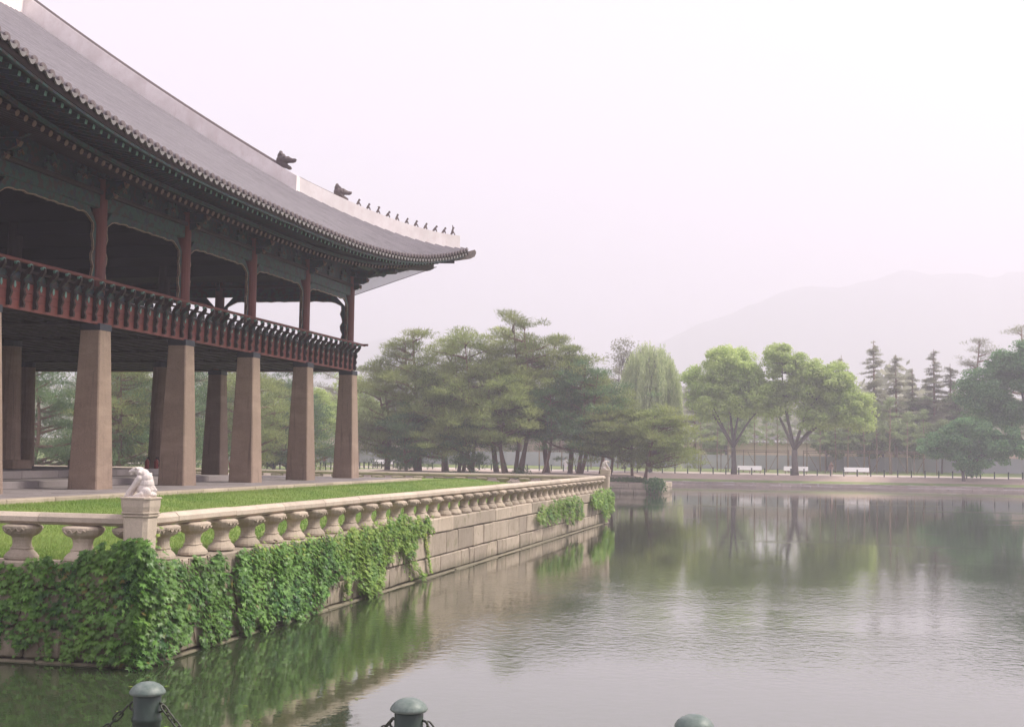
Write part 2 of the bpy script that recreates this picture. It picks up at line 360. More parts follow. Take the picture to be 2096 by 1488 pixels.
def m_water():
    m = bpy.data.materials.new('pond_water'); m.use_nodes = True; t = m.node_tree; t.nodes.clear()
    o = t.nodes.new('ShaderNodeOutputMaterial'); d = t.nodes.new('ShaderNodeBsdfDiffuse'); g = t.nodes.new('ShaderNodeBsdfGlossy')
    d.inputs['Color'].default_value = (.045, .065, .030, 1); g.inputs['Roughness'].default_value = .03
    g.inputs['Color'].default_value = (.97, .95, .95, 1)
    fr = t.nodes.new('ShaderNodeFresnel'); fr.inputs['IOR'].default_value = 1.75; frb = math_(t, 'MINIMUM', math_(t, 'MULTIPLY', fr.outputs[0], 1.25), .90)
    mx = t.nodes.new('ShaderNodeMixShader')
    p = pos(t, (1.0, .85, 1))
    small = noise(t, p, 5.0, 3, .55); med = noise(t, p, 1.6, 2, .5)
    breeze = ramp(t, noise(t, pos(t, (.6, 1.0, 1)), .07, 3, .55), .44, .60)   # patches ruffled by the breeze
    # calm close to the near shore and in the lee of the far bank
    sep = t.nodes.new('ShaderNodeSeparateXYZ'); t.links.new(pos(t), sep.inputs[0])
    near = ramp(t, sep.outputs['Y'], 21.0, 25.5); lee = ramp(t, sep.outputs['Y'], 47.0, 35.0)
    amt = math_(t, 'MULTIPLY', math_(t, 'MULTIPLY', near, lee), math_(t, 'ADD', breeze, .3))
    streak = ramp(t, noise(t, pos(t, (.035, .16, 1)), 1.0, 3, .5), .60, .67); amt = math_(t, 'ADD', amt, math_(t, 'MULTIPLY', math_(t, 'MULTIPLY', streak, ramp(t, sep.outputs['Y'], 45.0, 55.0)), .45))
    h = math_(t, 'ADD', math_(t, 'MULTIPLY', small, math_(t, 'MULTIPLY_ADD', amt, .9)), math_(t, 'MULTIPLY', med, math_(t, 'MULTIPLY_ADD', amt, .5)))
    for n in t.nodes:
        if n.type == 'MATH' and n.operation == 'MULTIPLY_ADD': n.inputs[2].default_value = .11
    bp = t.nodes.new('ShaderNodeBump'); bp.inputs['Distance'].default_value = .012; bp.inputs['Strength'].default_value = 1
    t.links.new(h, bp.inputs['Height'])
    for n in (g, fr): t.links.new(bp.outputs[0], n.inputs['Normal'])
    t.links.new(frb, mx.inputs[0]); t.links.new(d.outputs[0], mx.inputs[1]); t.links.new(g.outputs[0], mx.inputs[2])
    t.links.new(mx.outputs[0], o.inputs['Surface']); return m
M['water'] = m_water()

# ================================================================== THE SETTING
PX0, PX1, PY0, PY1 = -52.0, 62.0, 5.0, 166.0       # the pond
def sheet(xs, ys, hf, hole=None):
    V = []; F = []; nx = len(xs)
    for y in ys:
        for x in xs: V.append((x, y, hf(x, y)))
    for j in range(len(ys)-1):
        for i in range(nx-1):
            cx, cy = (xs[i]+xs[i+1])/2, (ys[j]+ys[j+1])/2
            if hole and hole(cx, cy): continue
            F.append((j*nx+i, j*nx+i+1, (j+1)*nx+i+1, (j+1)*nx+i))
    return V, F
def ground_h(x, y):
    if y <= PY0+.01: return 2.05
    if y >= PY1-.01:
        t = y-PY1
        if t < 5: return .48+.87*min(1, t/4.2)
        if t < 18: return 1.35+.02*(t-5)
        return min(1.6+.03*(t-18), 6)
    if x <= PX0+.01 or x >= PX1-.01: return 1.45
    return 1.45
xs = [-2600, -600, -250, -150, -110, -90, -75, -62, PX0-.01] + [PX0+i*(PX1-PX0)/24 for i in range(1, 24)] + [PX1+.01, 80, 120, 250, 600, 2600]
xs[8:9] = [-57, PX0]; xs = sorted(set(xs + [PX1])); xs = [x for x in xs if abs(x-PX1) < 1e-6 or abs(x-PX1) > .1]
ys = [-50, -20, -5, PY0, PY0+.6, 20, 40, 60, 80, 100, 120, 140, PY1-.6, PY1, 167.3, 168.8, 170.2, 171, 174, 178, 184, 190, 200, 220, 260, 330, 450, 700, 3050]
V, F = sheet(xs, ys, ground_h, lambda x, y: PX0 < x < PX1 and PY0 < y < PY1)
mb = MB(); mb.add(V, F); tag(obj('ground', mb.mesh('ground', M['ground'])), kind='structure')
# pond floor and water
mb = MB(); mb.add([(PX0-.5, PY0-.5, -1.2), (PX1+.5, PY0-.5, -1.2), (PX1+.5, PY1+.5, -1.2), (PX0-.5, PY1+.5, -1.2)], [(0, 1, 2, 3)])
tag(obj('pond_floor', mb.mesh('pond_floor', M['earth'])), kind='structure')
mb = MB(); mb.add([(PX0-.2, PY0-.2, 0), (PX1+.2, PY0-.2, 0), (PX1+.2, PY1+.2, 0), (PX0-.2, PY1+.2, 0)], [(0, 1, 2, 3)])
tag(obj('pond_water', mb.mesh('pond_water', M['water'])), kind='structure')
# bare earth bank and the sandy path along the far side (sheets a few mm above the ground)
def strip(name, mat, x0, x1, y0, y1, up):
    yy = [y for y in ys if y0 <= y <= y1]; V, F = sheet([x for x in xs if x0 <= x <= x1], yy, lambda x, y: ground_h(x, y)+up)
    m_ = MB(); m_.add(V, F); return tag(obj(name, m_.mesh(name, mat)), kind='structure')
strip('bank', M['earth'], -250, 250, 167.3, 171, .006)
strip('path', M['sand'], -250, 250, 171, 178, .010)
mb = MB(); mb.box(-70, 80, -50, 5.0, 2.0, 2.056); tag(obj('near_pavement', mb.mesh('near_pavement', M['paving'])), kind='structure')

# hills in the haze
def hill_h(x, t):
    pts = [(-1400, 60), (-700, 95), (-450, 104), (-395, 110), (-300, 98), (-230, 84), (-170, 92), (-115, 112), (-60, 141), (-20, 150), (15, 153), (50, 163), (70, 166), (100, 163), (140, 160), (175, 166), (260, 178), (400, 150), (700, 110), (1400, 60)]
    return float(np.interp(x, [p_[0] for p_ in pts], [p_[1] for p_ in pts]))
from mathutils import noise as mn
hx = np.linspace(-2300, 2300, 280); hy = np.linspace(2110, 2990, 26); V = []; F = []
for j, y in enumerate(hy):
    u = (y-2110)/440; sh = math.sin(min(1, u)*math.pi/2)**1.3 if u < 1 else max(0, 1-(u-1)*.35)
    for x in hx:
        n = mn.fractal(Vector((x*.006, y*.006, 3.1)), .9, 2, 5)
        V.append((x, y, 6+(hill_h(x/2.12, 0)*2.08-6)*sh*(1+.05*n) + 6*n))
for j in range(len(hy)-1):
    for i in range(len(hx)-1): F.append((j*280+i, j*280+i+1, (j+1)*280+i+1, (j+1)*280+i))
mb = MB(); mb.add(V, F); hm = leafmat('wooded_hill', (.03, .05, .03), (.05, .075, .04), .9, 0, .02)
tag(obj('hill', mb.mesh('hill', hm, True)), kind='structure')

# ------------------------------------------------------------------ stone walls built stone by stone
def stone_run(parent, axis, fixed, a0, a1, outward, courses, mat, gap=.022, name='stone', depth=.5):
    """axis 'y': wall runs along y with its face at x=fixed; 'x': runs along x with its face at y=fixed.
       courses: (z0, z1, min length, max length, proud)"""
    for (z0, z1, l0, l1, proud) in courses:
        a = a0
        while a < a1-.05:
            L = min(random.uniform(l0, l1), a1-a)
            if a1-a-L < l0*.5: L = a1-a
            pr = proud+random.uniform(-.022, .022); f0 = fixed; f1 = fixed+outward*pr; bk = fixed-outward*depth
            lo, hi = min(bk, f1), max(bk, f1); ca = a+L/2
            mb = MB(); cz = (z0+z1)/2; hz = (z1-z0)/2-gap*.5
            b = min(.032, hz*.3)
            if axis == 'y': mb.cbox(lo-fixed, hi-fixed, -L/2+gap/2, L/2-gap/2, -hz, hz, b, min(.013, hz*.12)); loc = (fixed, ca, cz)
            else: mb.cbox(-L/2+gap/2, L/2-gap/2, lo-fixed, hi-fixed, -hz, hz, b, min(.013, hz*.12)); loc = (ca, fixed, cz)
            obj(name, mb.mesh(name, mat), parent, loc=loc)
            a += L

XW, YN, YF, XL = -10.97, 20.34, 71.4, -50.0           # the island of the pavilion
def wall_core(name, x0, x1, y0, y1, z0, z1, label, cat='wall'):
    e = empty(name, (x0, y0, z0)); tag(e, label, cat); return e
W = empty('retaining_wall', (XW, YN, 0)); tag(W, 'long granite block retaining wall of the pavilion island rising out of the pond', 'stone wall')
mb = MB(); mb.box(XL, XW-.35, YN+.35, YF-.35, -1.1, 1.66); tag(obj('wall_core', mb.mesh('wall_core', M['granite_wall']), W))
CS = [(-.6, .045, 2.2, 4.2, .07), (.045, .57, .55, 1.9, .0), (.57, 1.245, .9, 2.6, .012), (1.245, 1.70, 2.4, 3.4, .045)]
stone_run(W, 'y', XW, YN-.02, YF+.02, 1, CS, M['granite_wall'])
stone_run(W, 'x', YN, -26.0, XW-.5, -1, CS, M['granite_wall'])
stone_run(W, 'x', YF, -48.0, XW-.5, 1, CS[3:], M['granite_wall'], depth=.55)

# lawn of the island
def lawn_h(x, y):
    d = min(XW-.45-x, y-YN-.45, YF-.45-y); return 1.69 + .60*min(1, max(0, d)/5.6)**1.1
lx = [XW-.45-i*.35 for i in range(21)]; lx += [-19.2, -24, -30, -40, -50]
ly = [YN+.45+i*.4 for i in range(15)] + [27+i*1.0 for i in range(38)] + [YF-.45-i*.4 for i in range(15)][::-1]
V, F = sheet(lx, ly, lawn_h); F = [f[::-1] for f in F]
mb = MB(); mb.add(V, F); tag(obj('lawn', mb.mesh('lawn', M['lawn'], True)), kind='structure')
# grass blades on the lawn
def grass(name, n, x0, x1, y0, y1, hf, h, wd, mat, power=1.0):
    x = RNG.uniform(x0, x1, n); y = y0 + (y1-y0)*RNG.random(n)**power
    z = np.array([hf(a, b) for a, b in zip(x, y)])
    ang = RNG.uniform(0, 6.283, n); hh = h*RNG.uniform(.5, 1.3, n); lean = RNG.normal(0, .35, (n, 2))*hh[:, None]
    c, s = np.cos(ang)*wd, np.sin(ang)*wd
    V = np.stack([np.stack([x-c, y-s, z-.004], 1), np.stack([x+c, y+s, z-.004], 1), np.stack([x+lean[:, 0], y+lean[:, 1], z+hh], 1)], 1).reshape(-1, 3)
    return tag(obj(name, np_mesh(name, V, np.arange(3*n).reshape(n, 3), mat)), 'short green grass of the island lawn between balustrade and pavilion', 'grass', kind='stuff')
grass('grass', 130000, -18.1, XW-.46, YN+.46, 66, lawn_h, .055, .007, M['blade'], 1.6)

# islet with the pines
IX0, IX1, IY0, IY1 = -47.0, -14.2, 123.5, 135.0
IW = empty('islet_wall', (IX1, IY0, 0)); tag(IW, 'low two course granite wall round the pine islet', 'stone wall')
mb = MB(); mb.box(IX0+.3, IX1-.3, IY0+.3, IY1-.3, -1.1, .9); obj('wall_core', mb.mesh('wall_core', M['far_stone']), IW)
CI = [(-.3, .47, 1.1, 1.9, 0), (.47, .98, 1.3, 2.2, .02)]
stone_run(IW, 'x', IY0, IX0, IX1, -1, CI, M['granite_wall'], gap=.03)
stone_run(IW, 'y', IX1, IY0+.5, IY1, 1, CI, M['granite_wall'], gap=.03)
def islet_h(x, y):
    d = min(x-IX0, IX1-x, y-IY0, IY1-y); return .95 + .75*min(1, max(0, d-.3)/3.2) + .1*mn.noise(Vector((x*.4, y*.4, 0)))
V, F = sheet(list(np.linspace(IX0+.3, IX1-.3, 42)), list(np.linspace(IY0+.3, IY1-.3, 18)), islet_h)
mb = MB(); mb.add(V, F); tag(obj('islet_ground', mb.mesh('islet_ground', M['earth'], True)), kind='structure')

# far bank wall
FW = empty('bank_wall', (0, PY1, 0)); tag(FW, 'low weathered stone embankment along the far shore of the pond', 'stone wall')
stone_run(FW, 'x', PY1, -60.0, 46.0, -1, [(-.3, .16, 1.6, 2.8, .05), (.16, .47, 2.0, 3.6, 0)], M['far_stone'], gap=.03, depth=1.2)
mb = MB(); mb.box(46, PX1, PY1, PY1+1.2, -1.1, .47); obj('wall_core', mb.mesh('wall_core', M['far_stone']), FW)
for nm, bx in (('side_wall', (PX0-.6, PX0, PY0, PY1-.01, -1.1, 1.452)), ('side_wall', (PX1, PX1+.6, PY0, PY1-.01, -1.1, 1.452)), ('near_wall', (PX0, PX1, PY0-.6, PY0+.02, -1.1, 2.04))):
    mb = MB(); mb.box(*bx); lab = {'side_wall': 'plain stone edge of the pond running away at the left side' if bx[0] < 0 else 'plain stone edge of the pond outside the view at right', 'near_wall': 'stone edge of the near bank under the chained bollards'}[nm]
    tag(obj('pond_edge', mb.mesh('pond_edge', M['far_stone'])), lab, 'stone wall')

# hoarding and palace wall beyond the far bank
H = empty('hoarding', (0, 192, 1.6)); tag(H, 'long blue grey construction hoarding behind the far path', 'fence')
pm = MB(); pm.box(-.89, .89, -.03, .03, 0, 2.15)
for k in range(5): pm.box(-.8+k*.36, -.66+k*.36, -.055, -.03, .02, 2.13)
pme = pm.mesh('panel', M['hoard'])
for i in range(84): obj('panel', pme, H, loc=(-96+i*1.8, 192+random.uniform(-.02, .02), 1.70+random.uniform(-.04, .04)))
P = empty('palace_wall', (0, 206, 2)); tag(P, 'tan palace wall with a grey tiled roof and white tile ends beyond the hoarding', 'wall')
mb = MB(); mb.box(-120, 90, 206, 206.8, 1.5, 5.75); obj('wall', mb.mesh('wall', M['wall_far']), P)
mb = MB(); mb.prism([(205.3, 5.78), (206.4, 6.85), (207.5, 5.78)], 'x', -120, 90); obj('roof', mb.mesh('roof', M['tile']), P)
te = MB(); te.tube([(0, -.06, 0), (0, .25, 0)], .11, 8); te.tube([(0, .05, .02), (0, .2, .12)], .1, 6); tem = te.mesh('tile_end', M['bench_white'])
for i in range(150): obj('tile_end', tem, P, loc=(-46+i*.52, 205.28, 5.88))

# ================================================================== BALUSTRADE
def baluster_mesh():
    prof = [(.285, 0), (.30, .02), (.295, .06), (.255, .11), (.20, .155), (.178, .18), (.192, .187), (.192, .205), (.172, .215),
            (.160, .27), (.162, .32), (.178, .375), (.195, .395), (.235, .415), (.295, .45), (.328, .495), (.342, .54), (.338, .568), (.315, .585), (.27, .60)]
    rings = []
    for r, z in prof:
        ring = []
        for k in range(20):
            a = 2*math.pi*k/20; c, s = math.cos(a), math.sin(a); n = 3.4 if z < .2 or z > .4 else 2.5
            q = (abs(c)**n+abs(s)**n)**(-1/n); wob = 1+(.06*math.cos(4*a) if z < .16 else 0)-(.07*max(0, math.cos(8*a)) if .41 < z < .52 else 0)
            ring.append((c*q*r*.76*wob, s*q*r*1.06*wob, z))
        rings.append(ring)
    mb = MB(); mb.loft(rings)
    # carved scroll on the cap faces
    for sx in (1, -1):
        pts = [(sx*.257, -.22+.044*k, .515+.032*math.sin(k*1.9)) for k in range(11)]
        mb.tube(pts, .013, 5)
    return mb.mesh('baluster', M['granite'], False)
def worn(me, k, amt):
    for v in me.vertices:
        q = mn.noise_vector(v.co*7+Vector((k*3.7, 0, 0)))*amt; v.co += Vector((q.x, q.y, 0)); v.co.x *= 1+.02*math.sin(k*2.1+v.co.z*9); v.co.y *= 1+.025*math.cos(k*1.7+v.co.z*8)
    return me
from mathutils import noise as mn
BALMS = [worn(baluster_mesh(), k, .012+.003*(k % 3)) for k in range(6)]
def baluster(parent, x, y, z, rz):
    return obj('baluster', random.choice(BALMS), parent, mw=Matrix.Translation((x, y, z)) @ Matrix.Rotation(rz+random.uniform(-.09, .09), 4, 'Z') @ Matrix.Rotation(random.uniform(-.012, .012), 4, 'X') @ Matrix.Diagonal((random.uniform(.95, 1.05), random.uniform(.90, 1.07), 1, 1)))
def rail_mesh(L):
    # octagonal handrail stone: flat top, chamfers
    sec = [(-.075, 0), (.075, 0), (.155, .055), (.155, .135), (.085, .20), (-.085, .20), (-.155, .135), (-.155, .055)]
    g = .006; mb = MB(); mb.loft([[(x, -L/2+g, z) for x, z in sec], [(x, L/2-g, z) for x, z in sec]]); 
    return mb.mesh('rail_stone', M['granite_rail'])
def balustrade(name, label, axis, fixed, a0, a1, first, pitch, joints, zb=1.70, half_ends=(True, False)):
    B = empty(name, (fixed, a0, zb) if axis == 'y' else (a0, fixed, zb)); tag(B, label, 'balustrade', 'stone balustrades round the island')
    rz = 0 if axis == 'y' else math.pi/2
    P = lambda a: (fixed, a) if axis == 'y' else (a, fixed)
    a = first
    while a < a1-.85: baluster(B, *P(a), zb, rz); a += pitch
    js = [a0]+[j for j in joints if a0+.4 < j < a1-.4]+[a1]
    for u, v in zip(js[:-1], js[1:]):
        obj('rail_stone', rail_mesh(v-u), B, mw=Matrix.Translation((*P((u+v)/2), zb+.602+random.uniform(0, .012))) @ Matrix.Rotation(rz+random.uniform(-.0015, .0015), 4, 'Z') @ Matrix.Rotation(random.uniform(-.002, .002), 4, 'X'))
    return B
XB, YB, YBF = XW-.23, YN+.23, YF-.23
balustrade('balustrade', 'long stone balustrade on the wall running from the near statue post to the far corner', 'y', XB, YN+.34, YF-.34, YN+1.11, 1.21, [21.78+2.42*k for k in range(21)])
balustrade('balustrade', 'short stretch of stone balustrade leaving the picture left of the near statue post', 'x', YB, -32.0, XW-.34, -30.92, 1.17, [-32+2.34*k+.3 for k in range(10)])
balustrade('balustrade', 'far stone balustrade behind the pavilion pillars and lawn', 'x', YBF, -47.6, XW-.34, -47.0, 1.21, [-47.6+2.42*k for k in range(16)])

def statue_mesh():
    # crouching stone beast: haunches at +x side, head turned down to -x
    E_ = [((.07, 0, .13), (.145, .135, .13)), ((.085, 0, .22), (.125, .125, .13)), ((.075, 0, .31), (.110, .115, .11)), ((.02, 0, .385), (.105, .105, .085)),
          ((-.05, 0, .435), (.088, .085, .068)), ((-.125, -.005, .435), (.062, .064, .050)), ((-.178, -.005, .418), (.040, .046, .032)), ((-.160, -.005, .380), (.034, .038, .020)),
          ((-.075, -.075, .475), (.026, .022, .026)), ((-.075, .065, .475), (.026, .022, .026)), ((-.125, -.045, .470), (.020, .018, .018)), ((-.125, .035, .470), (.020, .018, .018)),
          ((.11, -.115, .085), (.095, .05, .085)), ((.11, .115, .085), (.095, .05, .085)), ((.19, 0, .05), (.065, .10, .05)), ((.0, 0, .012), (.235, .20, .022))]
    C_ = [([(-.01, -.075, .31), (-.09, -.085, .20), (-.165, -.09, .10), (-.20, -.09, .04)], [.060, .045, .038, .040]), ([(-.01, .075, .31), (-.09, .085, .20), (-.165, .09, .10), (-.20, .09, .04)], [.060, .045, .038, .040]),
          ([(.06, -.14, .06), (-.03, -.145, .035)], [.045, .034]), ([(.06, .14, .06), (-.03, .145, .035)], [.045, .034]),
          ([(.20, .0, .06), (.235, .01, .12), (.20, .015, .18)], [.034, .028, .02])]
    for k in range(6): C_.append(([(.195-.012*k, -.02, .13+.05*k), (.205-.012*k, .02, .135+.05*k)], .022))
    for k in range(8):   # mane curls round the neck
        a = k*.8; E_.append(((-.005-.02*math.cos(a), .098*math.sin(a), .40+.055*math.cos(a)), (.032, .028, .032)))
    for sy in (-1, 1):   # claws
        for q in (-1, 0, 1): E_.append(((-.232, sy*.09+q*.022, .028), (.020, .012, .016)))
    return blob('statue_body', E_, C_, M['granite_statue'], .0082, 1)
STM = statue_mesh()
def statue_post(x, y, label, slabel, rz):
    P = empty('statue_post', (x, y, 1.70)); tag(P, label, 'post', 'corner posts of the stone balustrade')
    mb = MB()
    def oct_(h, c, z): return [(h-c, -h, z), (h, -h+c, z), (h, h-c, z), (h-c, h, z), (-h+c, h, z), (-h, h-c, z), (-h, -h+c, z), (-h+c, -h, z)]
    mb.loft([oct_(.205, .06, 0), oct_(.228, .065, .78)]); obj('shaft', mb.mesh('shaft', M['granite_rail']), P, loc=(x, y, 1.70))
    mb = MB(); mb.loft([oct_(.232, .07, .782), oct_(.252, .07, .795), oct_(.252, .07, .82), oct_(.236, .07, .83)]); mb.loft([oct_(.240, .07, .834), oct_(.258, .07, .845), oct_(.258, .07, .865), oct_(.244, .07, .875)])
    obj('moulding', mb.mesh('moulding', M['granite_rail']), P, loc=(x, y, 1.70))
    mb = MB(); mb.loft([oct_(.248, .08, .878), oct_(.264, .08, .96), oct_(.268, .08, 1.085), oct_(.284, .082, 1.09), oct_(.284, .082, 1.115), oct_(.26, .08, 1.12)])
    obj('capital', mb.mesh('capital', M['granite_rail']), P, loc=(x, y, 1.70))
    s = obj('beast_statue', STM, None, mw=Matrix.Translation((x, y, 2.805)) @ Matrix.Rotation(rz, 4, 'Z') @ Matrix.Scale(1.04, 4))
    tag(s, slabel, 'statue', 'stone beasts on the balustrade posts')
baluster(bpy.data.objects['balustrade'], XB, YN+.52, 1.70, 0); baluster(bpy.data.objects['balustrade.001'], XW-.30, YB+.10, 1.70, math.pi/2)
statue_post(XB+.10, YB-.08, 'tall octagonal granite corner post among ivy nearest the camera', 'crouching pale stone beast with lowered head on the nearest balustrade post', .15)
statue_post(XB+.10, YBF+.08, 'small octagonal granite post at the far corner of the island', 'small pale stone beast on the far corner post in front of the pines', 3.5)

# ================================================================== THE PAVILION
CX = [-20.84-6.45*i for i in range(6)]; CYS = [57.23-5.455*k for k in range(7)]      # pillar grid
XI, YE0, YE1 = CX[-1], CYS[-1], CYS[0]
PV = empty('pavilion', (CX[0], CYS[0], 2.4))
tag(PV, 'large two storey timber pavilion on tall stone pillars with a sweeping grey tiled roof', 'pavilion')
def part(name, mb, mat, parent=PV, mw=None, loc=None, rz=0, smooth=False):
    return obj(name, mb.mesh(name, mat, smooth) if isinstance(mb, MB) else mb, parent, mw=mw, loc=loc, rz=rz)
# stone platform with edge stones, slabs and inner steps
mb = MB(); mb.box(-56.4, -18.62, 22.4, 60.1, 1.4, 2.385); plat = part('platform', mb, M['paving'])
a = 22.0
while a < 60.4:
    L = min(random.uniform(1.5, 2.3), 60.5-a); mb = MB(); mb.cbox(-.42, 0, -L/2+.006, L/2-.006, -.75, 0, .02, .004); obj('edge_stone', mb.mesh('edge_stone', M['granite']), plat, loc=(-18.2, a+L/2, 2.40)); a += L
a = -55
while a < -18.7:
    L = min(random.uniform(1.5, 2.3), -18.62-a); mb = MB(); mb.cbox(-L/2+.006, L/2-.006, -.4, 0, -.75, 0, .02, .004); obj('edge_stone', mb.mesh('edge_stone', M['granite']), plat, loc=(a+L/2, 60.5, 2.40)); a += L
sl_ = [MB().cbox(-.57, .57, -.72, .72, -.03, .012, .01, .004).mesh('paving_slab', M['paving']) for _ in range(4)]
for i in range(6):
    for j in range(25):
        o = obj('paving_slab', sl_[(i*7+j) % 4], plat, loc=(-19.2-i*1.16, 23.6+j*1.46+(.7 if i % 2 else 0), 2.39+random.uniform(0, .004)))
def tier(x1, y1, z0, z1, n=9):
    t_ = MB(); t_.box(-55+z1, x1-.4, 24.2, y1-.4, z0, z1-.005); tp = part('floor_tier', t_, M['paving'])
    a = 24.2
    while a < y1-.1:
        L = min(random.uniform(1.6, 2.6), y1-a); b = MB(); b.cbox(-.42, 0, -L/2+.005, L/2-.005, z0-z1, 0, .015, .003); obj('step_stone', b.mesh('step_stone', M['paving']), tp, loc=(x1, a+L/2, z1)); a += L
    a = -50
    while a < x1-.5:
        L = min(random.uniform(1.6, 2.6), x1-.42-a); b = MB(); b.cbox(-L/2+.005, L/2-.005, -.42, 0, z0-z1, 0, .015, .003); obj('step_stone', b.mesh('step_stone', M['paving']), tp, loc=(a+L/2, y1, z1)); a += L
tier(-22.4, 48.4, 2.40, 2.62); tier(-24.2, 46.6, 2.62, 2.86)

# stone pillars: square outside, round inside, each with the painted band under the floor
def pillar(x, y, square, zb):
    mb = MB(); h = 7.08-zb
    if square:
        def sq(s, z, c=.035): return [(s-c, -s, z), (s, -s+c, z), (s, s-c, z), (s-c, s, z), (-s+c, s, z), (-s, s-c, z), (-s, -s+c, z), (-s+c, -s, z)]
        mb.loft([sq(.475, 0), sq(.425, h*.34), sq(.375, h*.67), sq(.325, h)])
    else:
        def ci(s, z): return [(s*math.cos(k*math.pi/9), s*math.sin(k*math.pi/9), z) for k in range(18)]
        def sq(s, z): return [(max(-s, min(s, s*1.42*math.cos(k*math.pi/9))), max(-s, min(s, s*1.42*math.sin(k*math.pi/9))), z) for k in range(18)]
        mb.loft([sq(.62, 0), sq(.62, .26), sq(.58, .30), ci(.46, .30), ci(.42, h*.4), ci(.35, h)])
    p = part('stone_pillar', mb, M['pillar'], loc=(x, y, zb), smooth=False)
    b = MB(); s = .335
    b.cbox(-s, s, -s, s, 0, .2, .01) if square else b.tube([(0, 0, 0), (0, 0, .2)], .37, 16)
    obj('painted_band', b.mesh('painted_band', M['navy']), p, loc=(x, y, 7.075))
for i, x in enumerate(CX):
    for k, y in enumerate(CYS):
        outer = i in (0, 5) or k in (0, 6)
        zb = 2.40 if outer else (2.62 if (k == 1 and i >= 1) else 2.86)
        if k == 1 and i >= 1: zb = 2.40
        pillar(x, y, outer, zb)
# floor: slab, joists seen from below, planks
XO, YO = CX[0]+.30, CYS[0]+.30
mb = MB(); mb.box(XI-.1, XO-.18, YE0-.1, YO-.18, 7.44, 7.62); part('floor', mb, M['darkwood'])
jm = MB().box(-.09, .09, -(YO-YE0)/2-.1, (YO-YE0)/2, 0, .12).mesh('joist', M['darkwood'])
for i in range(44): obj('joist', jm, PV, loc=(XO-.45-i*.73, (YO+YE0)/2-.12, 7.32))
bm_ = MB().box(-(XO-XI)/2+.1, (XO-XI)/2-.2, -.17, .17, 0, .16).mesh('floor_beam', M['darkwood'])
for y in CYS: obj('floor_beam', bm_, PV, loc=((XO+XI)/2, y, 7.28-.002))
# timber columns of the upper floor
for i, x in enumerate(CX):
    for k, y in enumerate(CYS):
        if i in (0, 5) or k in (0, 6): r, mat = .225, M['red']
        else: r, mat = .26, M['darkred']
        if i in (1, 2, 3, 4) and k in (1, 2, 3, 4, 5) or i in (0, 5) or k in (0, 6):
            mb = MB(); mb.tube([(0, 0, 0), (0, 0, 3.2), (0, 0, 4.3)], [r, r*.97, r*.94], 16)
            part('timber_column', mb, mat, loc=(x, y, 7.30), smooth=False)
# ceiling
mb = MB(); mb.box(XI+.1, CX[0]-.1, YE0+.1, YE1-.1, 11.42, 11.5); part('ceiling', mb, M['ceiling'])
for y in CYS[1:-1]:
    mb = MB(); mb.box(XI+.2, CX[0]-.2, -.16, .16, 10.95, 11.415); part('ceiling_beam', mb, M['ceiling'], loc=(0, y, 0))

